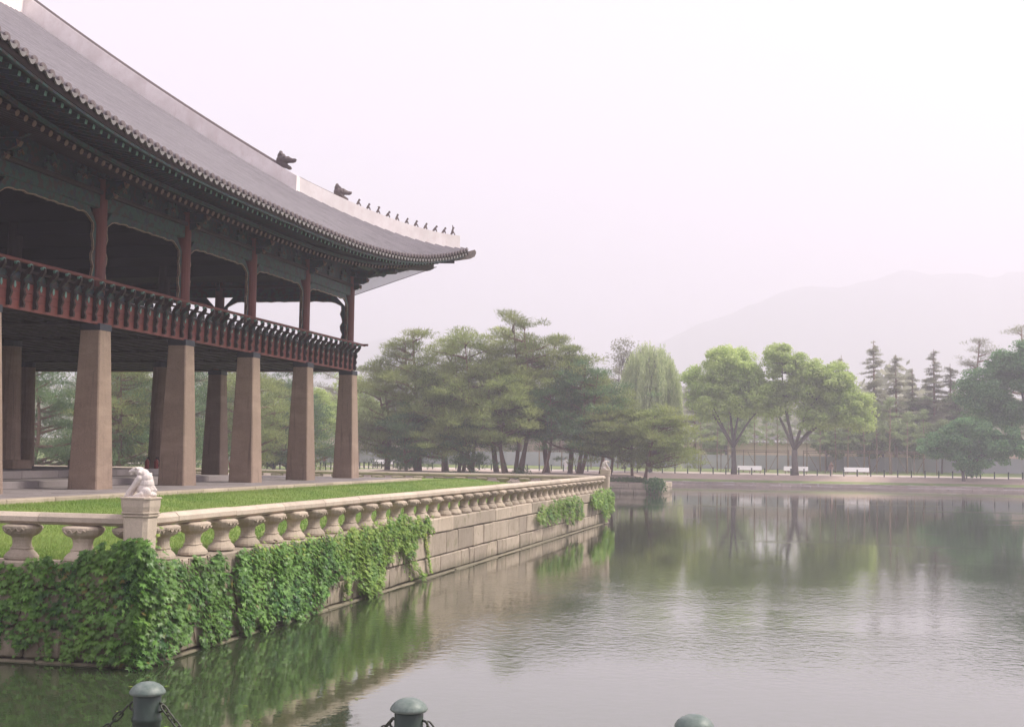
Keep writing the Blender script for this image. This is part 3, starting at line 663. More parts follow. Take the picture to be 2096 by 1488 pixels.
# ---- skirt boards, brackets, rail and trim on the outside of the floor ----
def skirt_side(axis, cols, fixed, sgn, full=True):
    """axis 'y': facade along y at x=fixed facing sgn*x ; axis 'x' likewise"""
    lo, hi = min(cols), max(cols)
    def T(a, z, off=0.0):
        if axis == 'y': return Matrix.Translation((fixed+sgn*off, a, z)) @ Matrix.Rotation(0 if sgn > 0 else math.pi, 4, 'Z')
        return Matrix.Translation((a, fixed+sgn*off, z)) @ Matrix.Rotation(math.pi/2 if sgn > 0 else -math.pi/2, 4, 'Z')
    # local frame: +x outward, y along the facade
    for c0, c1 in zip(cols[:-1], cols[1:]):
        L = abs(c1-c0); mid = (c0+c1)/2; n = 9; p = L/n
        for q, (z0, z1) in enumerate(((7.24, 7.50), (7.505, 7.72), (7.725, 7.98))):
            mb = MB(); mb.cbox(0, .05+.006*q, -L/2+.02, L/2-.02, z0, z1, .006); obj('skirt_board', mb.mesh('skirt_board', M['red']), PV, mw=T(mid, 0, .20))
        mb = MB(); mb.box(-.02, .09, -L/2, L/2, 7.985, 8.06); obj('skirt_rail', mb.mesh('skirt_rail', M['darkred']), PV, mw=T(mid, 0, .20))
    k = 0; a = lo-.30; n = int(round((hi-lo)/.606)); p = (hi-lo)/n
    bk = MB()   # curved bracket board carrying the handrail
    out_ = [(.0, 0.02), (.10, 0.0), (.13, .10), (.085, .22), (.15, .36), (.10, .50), (.17, .64), (.13, .78), (.26, .90), (.33, 1.02), (.33, 1.12), (.25, 1.10), (.18, 1.0), (.06, .92), (.0, .80)]
    bk.prism(out_, 'y', -.045, .045); bkm = bk.mesh('rail_bracket', M['darkred'])
    sp = MB(); sp.prism([(.10, .52), (.17, .64), (.13, .78), (.24, .88), (.19, .90), (.10, .76), (.13, .64)], 'y', -.052, .052); spm = sp.mesh('scroll', M['green'])
    lo_ = MB()   # lotus block under the handrail
    lo_.prism([(-.085, .04), (0, -.035), (.085, .04), (.06, .085), (0, .10), (-.06, .085)], 'x', .27, .345); lom = lo_.mesh('lotus_block', M['green_pale'])
    ls_ = MB(); ls_.prism([(-.035, .05), (0, .02), (.035, .05), (0, .075)], 'x', .345, .352); lsm = ls_.mesh('lotus_heart', M['green'])
    vn = MB(); vn.prism([(-.20, 8.07), (.20, 8.07), (.20, 8.18), (.12, 8.24), (.05, 8.20), (0, 8.27), (-.05, 8.20), (-.12, 8.24), (-.20, 8.18)], 'x', .06, .085); vnm = vn.mesh('openwork_panel', M['green_dark'])
    d_ = MB(); d_.prism([(-.052, 7.86), (0, 7.80), (.052, 7.86), (.03, 7.96), (.045, 8.05), (-.045, 8.05), (-.03, 7.96)], 'x', .072, .082); dmm = d_.mesh('painted_motif', M['green_pale'])
    for i in range(n+1):
        s = lo+i*p; b = obj('rail_bracket', bkm, PV, mw=T(s, 7.30, .255))
        obj('scroll', spm, b, mw=T(s, 7.30, .255)); l = obj('lotus_block', lom, PV, mw=T(s, 8.37, .20)); obj('lotus_heart', lsm, l, mw=T(s, 8.37, .20))
        if i < n: obj('openwork_panel', vnm, PV, mw=T(s+p/2, 0, .20))
        if i < n: obj('painted_motif', dmm, PV, mw=T(s+p/2, 0, .20))
    mb = MB(); mb.tube([(.50, lo-.75-(lo+hi)/2, 0), (.50, hi+.75-(lo+hi)/2, 0)], .052, 10); obj('handrail', mb.mesh('handrail', M['red']), PV, mw=T((lo+hi)/2, 8.50, 0))
    mb = MB(); mb.box(.24, .30, lo-.35-(lo+hi)/2, hi+.35-(lo+hi)/2, -.03, .03); obj('lower_rail', mb.mesh('lower_rail', M['darkred']), PV, mw=T((lo+hi)/2, 8.30, 0))
    # lintel, floral boards and scalloped valance round every opening
    for c0, c1 in zip(cols[:-1], cols[1:]):
        L = abs(c1-c0)-.46; mid = (c0+c1)/2
        mb = MB(); mb.cbox(-.10, .10, -L/2-.1, L/2+.1, 10.72, 11.12, .02); obj('lintel', mb.mesh('lintel', M['green']), PV, mw=T(mid, 0))
        mb = MB(); mb.cbox(-.17, .17, -L/2-.3, L/2+.3, 11.13, 11.26, .015); obj('plate_beam', mb.mesh('plate_beam', M['darkred']), PV, mw=T(mid, 0))
        # U shaped carved trim
        H0, zb = 10.72, 7.66
        inner = []
        sd = lambda u: .17+.04*math.sin(u*9)+.03*math.sin(u*23)
        for q in range(15): z = zb+(10.25-zb)*q/14; inner.append((-L/2+sd(z)+(.05 if q > 13 else 0), z))
        for q in range(1, 26):
            u = q/26; ed = min(u, 1-u); drop = .22+.16*max(0, 1-ed*13)+.05*abs(math.sin(u*math.pi*9))*(.5+.5*math.sin(u*17)**2)+.04*math.exp(-((u-.12)/.05)**2); inner.append((-L/2+.24+(L-.48)*u, H0-drop))
        for q in range(15): z = 10.25-(10.25-zb)*q/14; inner.append((L/2-sd(z)-(.05 if q < 1 else 0), z))
        outer = []
        for (y_, z) in inner:
            if z < 10.26 and y_ < 0 and y_ < -L/2+.3: outer.append((-L/2, z))
            elif z < 10.26 and y_ > L/2-.3: outer.append((L/2, z))
            else: outer.append((y_, H0))
        for (x0, x1, nm, mt, g) in ((-.03, .03, 'carved_valance', M['green'], 0), (-.036, .036, 'valance_edge', M['cream'], 1)):
            mb = MB(); n_ = len(inner); V = []
            cen = (0, 9.2)
            for x_ in (x0, x1):
                for (a_, b_) in ((inner, 0), (outer, 1)):
                    for w_, q in enumerate(a_):
                        if g and b_ == 1:   # thin edge: outer profile pulled close to the inner one
                            iq = inner[w_]; oq = outer[w_]; d = math.hypot(oq[0]-iq[0], oq[1]-iq[1]) or 1; q = (iq[0]+(oq[0]-iq[0])/d*.035, iq[1]+(oq[1]-iq[1])/d*.035)
                        V.append((x_, q[0], q[1]))
            F = []
            for w_ in range(n_-1):
                F.append((w_, w_+1, n_+w_+1, n_+w_)); F.append((2*n_+w_, 3*n_+w_, 3*n_+w_+1, 2*n_+w_+1)); F.append((w_, 2*n_+w_, 2*n_+w_+1, w_+1)); F.append((n_+w_, n_+w_+1, 3*n_+w_+1, 3*n_+w_))
            mb.add(V, F)
            if g == 0: vl = obj(nm, mb.mesh(nm, mt), PV, mw=T(mid, 0))
            else: obj(nm, mb.mesh(nm, mt), vl, mw=T(mid, 0))
    if not full: return
    # bracket sets above the columns and carved boards between them
    for s in cols:
        b = MB()
        for q, (z0, z1, o_) in enumerate(((11.0, 11.24, .42), (11.26, 11.55, .78), (11.57, 11.86, 1.12))):
            b.prism([(-.3, z0), (o_*.8, z0), (o_, z0+.07), (o_+.14, z0+.20), (o_+.02, z1), (-.3, z1)], 'y', -.07, .07)
        b.box(-.09, .09, -.62, .62, 11.30, 11.50); b.box(-.09, .09, -.85, .85, 11.62, 11.82)
        b.box(.28, .40, -.45, .45, 11.58, 11.74)
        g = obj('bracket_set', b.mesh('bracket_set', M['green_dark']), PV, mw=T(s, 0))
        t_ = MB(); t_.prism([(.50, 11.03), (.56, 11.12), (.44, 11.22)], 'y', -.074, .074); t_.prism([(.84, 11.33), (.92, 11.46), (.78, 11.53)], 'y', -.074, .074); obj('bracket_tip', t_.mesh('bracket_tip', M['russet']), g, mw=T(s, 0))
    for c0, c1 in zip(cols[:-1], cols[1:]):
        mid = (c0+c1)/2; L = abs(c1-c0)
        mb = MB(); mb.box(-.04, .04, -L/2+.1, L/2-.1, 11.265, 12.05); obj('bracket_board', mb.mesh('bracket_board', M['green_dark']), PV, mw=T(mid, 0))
        for q in (-1, 0, 1):
            f_ = MB(); f_.prism([(-.34, 11.28), (.34, 11.28), (.40, 11.45), (.24, 11.52), (.30, 11.68), (.12, 11.66), (0, 11.82), (-.12, 11.66), (-.30, 11.68), (-.24, 11.52), (-.40, 11.45)], 'x', .05, .14)
            h_ = obj('floral_board', f_.mesh('floral_board', M['green']), PV, mw=T(mid+q*L*.29, 0))
            f_ = MB(); f_.tube([(.14, -.10, 11.44), (.155, 0, 11.52), (.14, .10, 11.44)], .045, 6); obj('flower', f_.mesh('flower', M['russet']), h_, mw=T(mid+q*L*.29, 0))
    mb = MB(); hl = (hi-lo)/2; mb.tube([(0, -hl-1.2, 0), (0, hl+1.2, 0)], .19, 12); obj('purlin', mb.mesh('purlin', M['green']), PV, mw=T((lo+hi)/2, 12.20, 0))
    mb = MB(); mb.tube([(0, -hl-1.9, 0), (0, hl+1.9, 0)], .15, 12); obj('purlin', mb.mesh('purlin', M['green']), PV, mw=T((lo+hi)/2, 11.98, .95))
skirt_side('y', CYS[::-1], CX[0], 1)
skirt_side('x', CX[::-1], CYS[0], 1)
skirt_side('y', CYS[::-1], CX[-1], -1, False)

# ------------------------------------------------------------------ roof
XC, YC1, YC0 = -16.45, 61.8, 19.4; YM = (YC1+YC0)/2; HALF = (YC1-YC0)/2
XCB = CX[-1]-(XC-CX[0]); XM = (XC+XCB)/2; HALFX = (XC-XCB)/2
def te_(a): return min(1.0, abs(a))
def eave_x(y): t = te_((y-YM)/HALF); return (-17.2+.75*t**3, 11.5+1.95*t**3)           # x of the edge and its height on the long side
def eave_y(x): t = te_((x-XM)/HALFX); return (YC1-.75+.75*t**3, 11.5+1.95*t**3)
def gprof(d): return .51*d+.005*d*d
def roof_side(d, ze): return 12.0+gprof(d)+(ze-12.0)*math.exp(-d/5.0)
def zx(x, y): ex, ez = eave_x(y); return roof_side(max(0, ex-x), ez)
def zy(x, y): ey, ez = eave_y(x); return roof_side(max(0, ey-y), ez)
GY = 55.3; XR = XM
roof_me = MB()
rows_y = list(np.linspace(YC0+.05, YC1-.05, 90))
def dmaxx(y):
    ex = eave_x(y)[0]
    if y > GY: return max(.02, min(ex-(XC-(YC1-y)), 99))
    if y < YC0+6.5: return max(.02, ex-(XC-(y-YC0)))
    return ex-XR
# long side surface (top) as a sheet
def side_sheet(ys_, n=14, off=0.0):
    V = []; F = []
    for y in ys_:
        ex, ez = eave_x(y); dm = dmaxx(y)
        for k in range(n+1):
            d = dm*(k/n)**1.2; V.append((ex-d, y, roof_side(d, ez)+off))
    m_ = n+1
    for j in range(len(ys_)-1):
        for k in range(n): F.append((j*m_+k, (j+1)*m_+k, (j+1)*m_+k+1, j*m_+k+1))
    return V, F
V, F = side_sheet(rows_y[:int(90*6.5/42.4)+1]+[GY-29.3 if False else y for y in rows_y[int(90*6.5/42.4)+1:] if y <= GY]+[GY-.001]); roof_me.add(V, F)
V, F = side_sheet([GY+.001]+[y for y in rows_y if y > GY+.1]); roof_me.add(V, F)
# back slope (mirror), the skirt roofs of the two ends, gables
V, F = side_sheet(rows_y[:14]+[y for y in rows_y[14:] if y <= GY]+[GY-.001]); roof_me.add([(2*XM-x, y, z) for x, y, z in V], [f[::-1] for f in F])
V, F = side_sheet([GY+.001]+[y for y in rows_y if y > GY+.1]); roof_me.add([(2*XM-x, y, z) for x, y, z in V], [f[::-1] for f in F])
for sgn in (1, -1):
    V = []; F = []; nxs = 40; n = 8
    for i in range(nxs+1):
        x = XCB+.05+(XC-XCB-.1)*i/nxs; ey, ez = eave_y(x); dm = min(6.5, ey-(YC1-(XC-x)), ey-(YC1-(x-XCB))) ; dm = max(.02, dm)
        for k in range(n+1):
            d = dm*k/n; y = ey-d; V.append((x, y if sgn > 0 else YC0+YC1-y, roof_side(d, ez)-.004))
    for i in range(nxs):
        for k in range(n): F.append((i*(n+1)+k, i*(n+1)+k+1, (i+1)*(n+1)+k+1, (i+1)*(n+1)+k))
    roof_me.add(V, F)
    gy = GY if sgn > 0 else YC0+YC1-GY; gp = [(x, zx(x, GY-.01)-.02) for x in np.linspace(XC-6.6, XR, 14)]
    gp = gp+[(2*XM-x, z) for x, z in gp[::-1][1:]]; roof_me.prism(gp+[(XCB+6.6, 15.1), (XC-6.6, 15.1)], 'y', gy-.05, gy+.05)
ROOF = part('roof', roof_me, M['tile'])
tag(ROOF, 'grey tiled hip and gable roof with upswept eave corner')

# cover tile rows, each running up the slope, and its end pieces
def ring_half(c, y, r, z, nrm, n=6):
    return [(c[0], y+r*math.cos(math.pi*k/n), z+r*1.15*math.sin(math.pi*k/n)) for k in range(n+1)]
NROW = 111; PIT = (YC1-YC0-.25)/NROW
disc = MB(); disc.tube([(-.05, 0, 0), (.0, 0, 0), (.018, 0, 0)], [.098, .102, .085], 12); disc.tube([(.018, 0, 0), (.026, 0, 0)], [.035, .03], 8)
discm = disc.mesh('end_tile', M['dark_tile'])
dr = MB(); r0 = []; r1 = []
for k in range(7):
    u = -1+2*k/6; r0.append((u*PIT*.42, -.02-.05*(1-u*u))); r1.append((u*PIT*.40, -.06-.13*(1-u*u)))
V = []; 
for x_ in (-.02, .02):
    V += [(x_+.00, a_, b_) for a_, b_ in r0]+[(x_+.03, a_, b_) for a_, b_ in r1]
F = []
for k in range(6): F += [(k, k+1, 7+k+1, 7+k), (14+k, 21+k, 21+k+1, 14+k+1), (k, 14+k, 14+k+1, k+1), (7+k, 7+k+1, 21+k+1, 21+k)]
dr.add(V, F); drm = dr.mesh('drip_tile', M['tile_end'])
for i in range(NROW):
    y = YC0+.12+PIT*(i+.5); ex, ez = eave_x(y); dm = dmaxx(y); mb = MB(); n = 5 if dm < 6 else 9; rings = []
    for k in range(n+1):
        d = -.03+(dm+.03)*(k/n)**1.1; z = roof_side(max(0, d), ez)+(.0 if d >= 0 else -.01)
        rings.append([(ex-d-ex, .088*math.cos(math.pi*q/5), z-ez+.02+.115*math.sin(math.pi*q/5)) for q in range(6)])
    mb.loft(rings, cap=False, closed=False); obj('tile_row', mb.mesh('tile_row', M['tile'], True), ROOF, loc=(ex, y, ez))
    obj('end_tile', discm, ROOF, mw=Matrix.Translation((ex+.04, y, ez+.045)) @ Matrix.Rotation(R(-8), 4, 'Y'))
    obj('drip_tile', drm, ROOF, loc=(ex+.02, y+PIT/2, ez+.02))
# same on the far end side, joined: seen only edge on
mb = MB(); N2 = int((XC-XCB)/PIT)
for i in range(N2):
    x = XCB+.12+PIT*(i+.5); ey, ez = eave_y(x); dm = max(.05, min(6.4, ey-(YC1-(XC-x)), ey-(YC1-(x-XCB))))
    rings = [[(x+.088*math.cos(math.pi*q/4), ey-d, roof_side(max(0, d), ez)+.02+.11*math.sin(math.pi*q/4)) for q in range(5)] for d in (-.05, dm*.5, dm)]
    mb.loft(rings, cap=False, closed=False)
tag(part('tile_rows', mb, M['tile'], ROOF), kind='stuff')

# eave boards, flying rafters, rafters and soffit
def eave_pt(s, side):      # s along the edge; returns (x,y,z) and outward normal angle
    if side == 'x': ex, ez = eave_x(s); return Vector((ex, s, ez))
    ey, ez = eave_y(s); return Vector((s, ey, ez))
def edge_strip(side, s0, s1, in0, z0, in1, z1, th, n=60):
    """a board following the eave: from inset in0/height z0 to in1/z1 (relative to the tile edge)"""
    rings = []
    for i in range(n+1):
        s = s0+(s1-s0)*i/n; p = eave_pt(s, side); lo_, hi_ = (YC0, YC1) if side == 'x' else (XCB, XC)
        lim = max(.02, min(s-lo_, hi_-s)*.96); i1 = min(in1, lim) if in1 > in0 else in1; i0_ = min(in0, lim*.9 if in1 > in0 else in0)
        zz1 = z0+(z1-z0)*max(0, (i1-i0_)/(in1-in0)) if in1 > in0 else z1
        dip = .45*max(0, 1-lim/4.0) if in1 > 3 else 0
        if side == 'x': A = (p.x-i0_, p.y, p.z+z0); B = (p.x-i1, p.y, p.z+zz1-dip)
        else: A = (p.x, p.y-i0_, p.z+z0); B = (p.x, p.y-i1, p.z+zz1-dip)
        d = Vector(B)-Vector(A); o_ = Vector((0, 0, th)) if in1 > in0 else (Vector((th, 0, 0)) if side == 'x' else Vector((0, th, 0)))
        rings.append([Vector(A), Vector(B), Vector(B)+o_, Vector(A)+o_])
    m_ = MB(); m_.loft(rings); return m_
for side, s0, s1 in (('x', YC0+.3, YC1-.25), ('y', XCB+.3, XC-.25)):
    part('eave_board', edge_strip(side, s0, s1, .12, -.20, .12, -.02, .05), M['darkred'], ROOF)
    part('eave_board', edge_strip(side, s0, s1, .16, -.27, .16, -.205, .07), M['green'], ROOF)
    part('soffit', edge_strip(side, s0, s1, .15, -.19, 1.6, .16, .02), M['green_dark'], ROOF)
    part('eave_board', edge_strip(side, s0, s1-.1, 1.38, -.33, 1.38, -.24, .08), M['green'], ROOF)
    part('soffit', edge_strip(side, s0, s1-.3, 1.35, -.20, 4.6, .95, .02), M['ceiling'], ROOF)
fr = MB(); fr.cbox(-1.5, 0, -.055, .055, -.13, 0, .01); frm = fr.mesh('flying_rafter', M['green_dark'])
fe = MB(); fe.cbox(0, .012, -.05, .05, -.12, -.01, .004); fem = fe.mesh('rafter_end', M['green_pale'])
rf = MB(); rf.tube([(-4.2, 0, 0), (0, 0, 0)], .088, 8); rfm = rf.mesh('rafter', M['darkred'])
re_ = MB(); re_.tube([(0, 0, 0), (.012, 0, 0)], .082, 8); rem = re_.mesh('rafter_end', M['russet'])
def rafters(side, s0, s1, n):
    for i in range(n):
        s = s0+(s1-s0)*(i+.5)/n; p = eave_pt(s, side)
        # towards the corners the rafters fan out
        cr = max(0, 1-min(s1-s, s-s0)/5.5); c1 = (s1-s)/5.0; c0 = (s-s0)/5.0; fan = R(38)*max(0, 1-c1)**1.2 - R(38)*max(0, 1-c0)**1.2
        if side == 'x': rot = Matrix.Rotation(fan, 4, 'Z'); dx = Vector((1, 0, 0))
        else: rot = Matrix.Rotation(math.pi/2-fan, 4, 'Z'); dx = Vector((0, 1, 0))
        q = p-dx*.30; q.z += -.215
        m_ = Matrix.Translation(q) @ rot @ Matrix.Rotation(R(13-9*cr), 4, 'Y')
        kw = dict(mw=m_)
        a_ = obj('flying_rafter', frm, ROOF, **kw); obj('rafter_end', fem, ROOF, **kw)
        q = p-dx*1.50; q.z += -.40
        m_ = Matrix.Translation(q) @ rot @ Matrix.Rotation(R(20-17*cr), 4, 'Y')
        obj('rafter', rfm, ROOF, mw=m_); obj('rafter_end', rem, ROOF, mw=m_)
rafters('x', YC0+.5, YC1-.5, 110)
rafters('y', XC-16, XC-.5, 42)
# corner hip rafter with its upturned snout
mb = MB(); c = Vector((XC, YC1, 13.27))
dg_ = Vector((-1, -1, 0)).normalized(); sd_ = Vector((1, -1, 0)).normalized()
def hipsec(d, z0, z1, w_): o_ = c+dg_*d; return [o_+sd_*w_+Vector((0, 0, z0)), o_-sd_*w_+Vector((0, 0, z0)), o_-sd_*w_+Vector((0, 0, z1)), o_+sd_*w_+Vector((0, 0, z1))]
mb.loft([hipsec(-.35, .0, .16, .07), hipsec(-.28, -.12, .22, .10), hipsec(-.05, -.24, .14, .12), hipsec(.6, -.38, -.02, .13), hipsec(1.6, -.50, -.14, .13), hipsec(2.7, -.52, -.16, .13)])
mb.loft([hipsec(2.0, -.92, -.52, .15), hipsec(2.2, -1.02, -.53, .16), hipsec(5.2, -1.10, -.54, .16), hipsec(6.0, -1.1, -.6, .16)])
part('hip_rafter', mb, M['weathered'], ROOF)
mb = MB(); mb.loft([hipsec(-.375, .02, .14, .06), hipsec(-.352, .0, .16, .071)]); part('hip_rafter_cap', mb, M['clay'], ROOF)
# bird net closing the end side eave, with its edge rope
def net_pt(u, v):
    top = Vector((XC-1.6-u*5.2, YC1-1.7-.15*u, 12.62-.60*math.sin(u*1.2)**.8-.12)); bot = Vector((XC-1.2-u*3.25, YC1-1.4-u*3.0, 12.45-1.75*u)); return top.lerp(bot, v)
V = [net_pt(i/16, j/6) for i in range(17) for j in range(7)]; F = [(i*7+j, i*7+j+1, (i+1)*7+j+1, (i+1)*7+j) for i in range(16) for j in range(6)]
mb = MB(); mb.add(V, F); nt_ = part('bird_net', mb, M['net'])
mb = MB(); mb.tube([net_pt(i/16, 1) for i in range(17)], .016, 6); obj('net_rope', mb.mesh('net_rope', M['darkred']), nt_)

# plastered ridges
def ridge(name, pts, wd, h, cap_from=None, cap_to=None):
    """pts: base centre line; a plastered wall with a tile cap"""
    rings = []; capr = []
    for i, p in enumerate(pts):
        t = (Vector(pts[min(i+1, len(pts)-1)])-Vector(pts[max(i-1, 0)])); t.z = 0; t.normalize(); s_ = Vector((t.y, -t.x, 0))
        hh = h(i/(len(pts)-1)); P_ = Vector(p)
        rings.append([P_+s_*wd*.5-Vector((0, 0, .35)), P_-s_*wd*.5-Vector((0, 0, .35)), P_-s_*wd*.46+Vector((0, 0, hh)), P_+s_*wd*.46+Vector((0, 0, hh))])
    mb = MB(); mb.loft(rings); r_ = part(name, mb, M['plaster'], ROOF); return rings
def ridge_cap(rings, i0, i1, wd, r):
    mb = MB(); pts = [(a[2]+a[3])/2+Vector((0, 0, r*.3)) for a in rings[i0:i1]]
    mb.tube(pts, r, 8); part('ridge_cap', mb, M['dark_tile'], ROOF)
hip = []
for i in range(21):
    d = .42+(6.62-.42)*i/20; x, y = XC-d, YC1-d; hip.append((x, y, max(zx(x, y), 0)))
hr = ridge('hip_ridge', hip, .36, lambda u: .64+.06*u); ridge_cap(hr, 15, 20, .36, .06)
hip2 = [(x, YC0+YC1-y, z) for x, y, z in hip]; ridge('hip_ridge', hip2, .36, lambda u: .66)
desc = []
for i in range(21):
    x = XC-6.2+(XR-XC+6.2)*i/20; desc.append((x, 55.12, zx(x, 55.1)))
drg = ridge('descending_ridge', desc, .42, lambda u: .78+.30*u); ridge_cap(drg, 1, 21, .42, .085)
desc2 = [(x, YC0+YC1-y, z) for x, y, z in desc]; ridge('descending_ridge', desc2, .42, lambda u: 1.0)
zr_ = zx(XR+.1, 45)
mr = [(XR, 25.6+(55.4-25.6)*i/20, zr_-.2+.35*((i-10)/10)**2) for i in range(21)]
mrr = ridge('main_ridge', mr, .5, lambda u: 1.35); ridge_cap(mrr, 0, 21, .5, .10)
# dragon heads and the row of small guardian figures
def dragon_mesh():
    E_ = [((-.12, 0, .20), (.22, .14, .21)), ((-.24, 0, .36), (.11, .10, .14)), ((-.27, 0, .47), (.07, .07, .07)), ((-.02, 0, .32), (.20, .13, .10)), ((-.12, 0, .42), (.07, .06, .05)), ((.10, 0, .40), (.06, .06, .05)),
          ((.0, .10, .36), (.06, .05, .06)), ((.0, -.10, .36), (.06, .05, .06)), ((.36, 0, .37), (.10, .09, .075)), ((.41, 0, .42), (.05, .06, .04)), ((.28, 0, .06), (.12, .09, .07)), ((.22, 0, .36), (.1, .08, .07))]
    C_ = [([(-.05, 0, .26), (.15, 0, .31), (.33, 0, .34)], [.16, .11, .08]), ([(-.05, 0, .12), (.12, 0, .08), (.30, 0, .07)], [.14, .09, .07]),
          ([(-.1, .07, .38), (-.24, .09, .46)], [.03, .02]), ([(-.1, -.07, .38), (-.24, -.09, .46)], [.03, .02])]
    return blob('dragon_head', E_, C_, M['clay'], .022, 1)
DRM = dragon_mesh()
def on_ridge(rings, u):
    f_ = u*(len(rings)-1); i = min(int(f_), len(rings)-2); t = f_-i
    A = (rings[i][2]+rings[i][3])/2; B = (rings[i+1][2]+rings[i+1][3])/2; return A.lerp(B, t)
p_ = on_ridge(drg, .055); obj('dragon_head', DRM, ROOF, mw=Matrix.Translation(p_+Vector((0, 0, .0))) @ Matrix.Rotation(R(-8), 4, 'Z') @ Matrix.Rotation(R(22), 4, 'Y') @ Matrix.Scale(1.25, 4))
p_ = on_ridge(hr, .72); obj('dragon_head', DRM, ROOF, mw=Matrix.Translation(p_+Vector((0, 0, .0))) @ Matrix.Rotation(R(45), 4, 'Z') @ Matrix.Rotation(R(16), 4, 'Y') @ Matrix.Scale(1.1, 4))
def figure_mesh(kind):
    h = {0: 1.25, 1: 1.0, 2: 1.1}[kind]
    E_ = [((.045, 0, .245*h), (.042, .042, .045)), ((.075, 0, .235*h), (.03, .025, .022))]
    if kind == 2: E_.append(((.04, 0, .285*h), (.065, .05, .012)))
    if kind == 0: E_.append(((.03, 0, .29*h), (.022, .022, .06)))
    C_ = [([(.03, 0, .215*h), (-.01, 0, .14), (-.075, 0, .03)], [.035, .05, .04]), ([(.02, 0, .15), (.07, 0, .07), (.085, 0, .01)], [.032, .024, .024]), ([(-.09, 0, .02), (-.12, 0, .01)], [.025, .02])]
    return blob('ridge_figure', E_, C_, M['clay'], .0115, 1)
FGM = [figure_mesh(k) for k in range(3)]
for i in range(11):
    u = .035+.575*i/10; p_ = on_ridge(hr, u); k = 0 if i == 0 else (2 if i in (8,) else 1)
    obj('ridge_figure', FGM[k], ROOF, mw=Matrix.Translation(p_) @ Matrix.Rotation(R(45+random.uniform(-18, 18)), 4, 'Z') @ Matrix.Rotation(R(random.uniform(-8, 10)), 4, 'Y') @ Matrix.Scale(random.uniform(1.1, 1.25), 4))

# ================================================================== VEGETATION
def rand_dirs(n, up=0.0):
    v = RNG.normal(size=(n, 3)); v[:, 2] += up; return v/np.linalg.norm(v, axis=1)[:, None]
def rhombs(C, N, size, aspect=.5, droop=0.0):
    """leaf shaped quads at C with normals N"""
    n = len(C); a = np.cross(N, RNG.normal(size=(n, 3))); a /= np.linalg.norm(a, axis=1)[:, None]+1e-9
    a[:, 2] -= droop; a /= np.linalg.norm(a, axis=1)[:, None]+1e-9
    b = np.cross(N, a); b /= np.linalg.norm(b, axis=1)[:, None]+1e-9
    s = (size*RNG.uniform(.6, 1.35, n))[:, None]
    V = np.stack([C-a*s*.5, C+b*s*aspect*.5, C+a*s*.5, C-b*s*aspect*.5], 1).reshape(-1, 3)
    return V, np.arange(4*n).reshape(n, 4)
def needles(C, D, L, wd):
    n = len(C); s = np.cross(D, np.array([0, 0, 1.0])+RNG.normal(size=(n, 3))*.40); s /= np.linalg.norm(s, axis=1)[:, None]+1e-9
    l = (L*RNG.uniform(.6, 1.3, n))[:, None]
    V = np.stack([C-s*wd, C+s*wd, C+D*l], 1).reshape(-1, 3); return V, np.arange(3*n).reshape(n, 3)
def limb_path(p0, p1, sag=.15, n=5, wob=.12):
    p0, p1 = Vector(p0), Vector(p1); L = (p1-p0).length; out = []
    o = Vector((random.uniform(-1, 1), random.uniform(-1, 1), random.uniform(-.3, 1)))*L*wob
    for i in range(n+1):
        t = i/n; q = p0.lerp(p1, t)+o*math.sin(t*math.pi)*(1 if i else 0); q.z -= sag*L*math.sin(t*math.pi)*.3; out.append(q)
    return out
def pad_foliage(pads, per, L=.36, wd=.035):
    Cs, Ds = [], []
    for (c, rx, ry, rz_) in pads:
        n = int(per*2.1*rx*ry/2.6); d = rand_dirs(n); rr = RNG.random(n)**.45
        q = d*rr[:, None]*np.array([rx, ry, rz_]); q[:, 2] = np.abs(q[:, 2])*np.where(RNG.random(n) < .72, 1, -.6)
        ed = 1+.22*np.sin(np.arctan2(q[:, 1], q[:, 0])*5+RNG.uniform(0, 6)); q[:, :2] *= ed[:, None]
        Cs.append(q+np.array(c)); dd = d*np.array([1, 1, .35])+np.array([0, 0, .55]); dd += RNG.normal(size=dd.shape)*.35
        Ds.append(dd/np.linalg.norm(dd, axis=1)[:, None])
    return needles(np.concatenate(Cs), np.concatenate(Ds), L, wd)
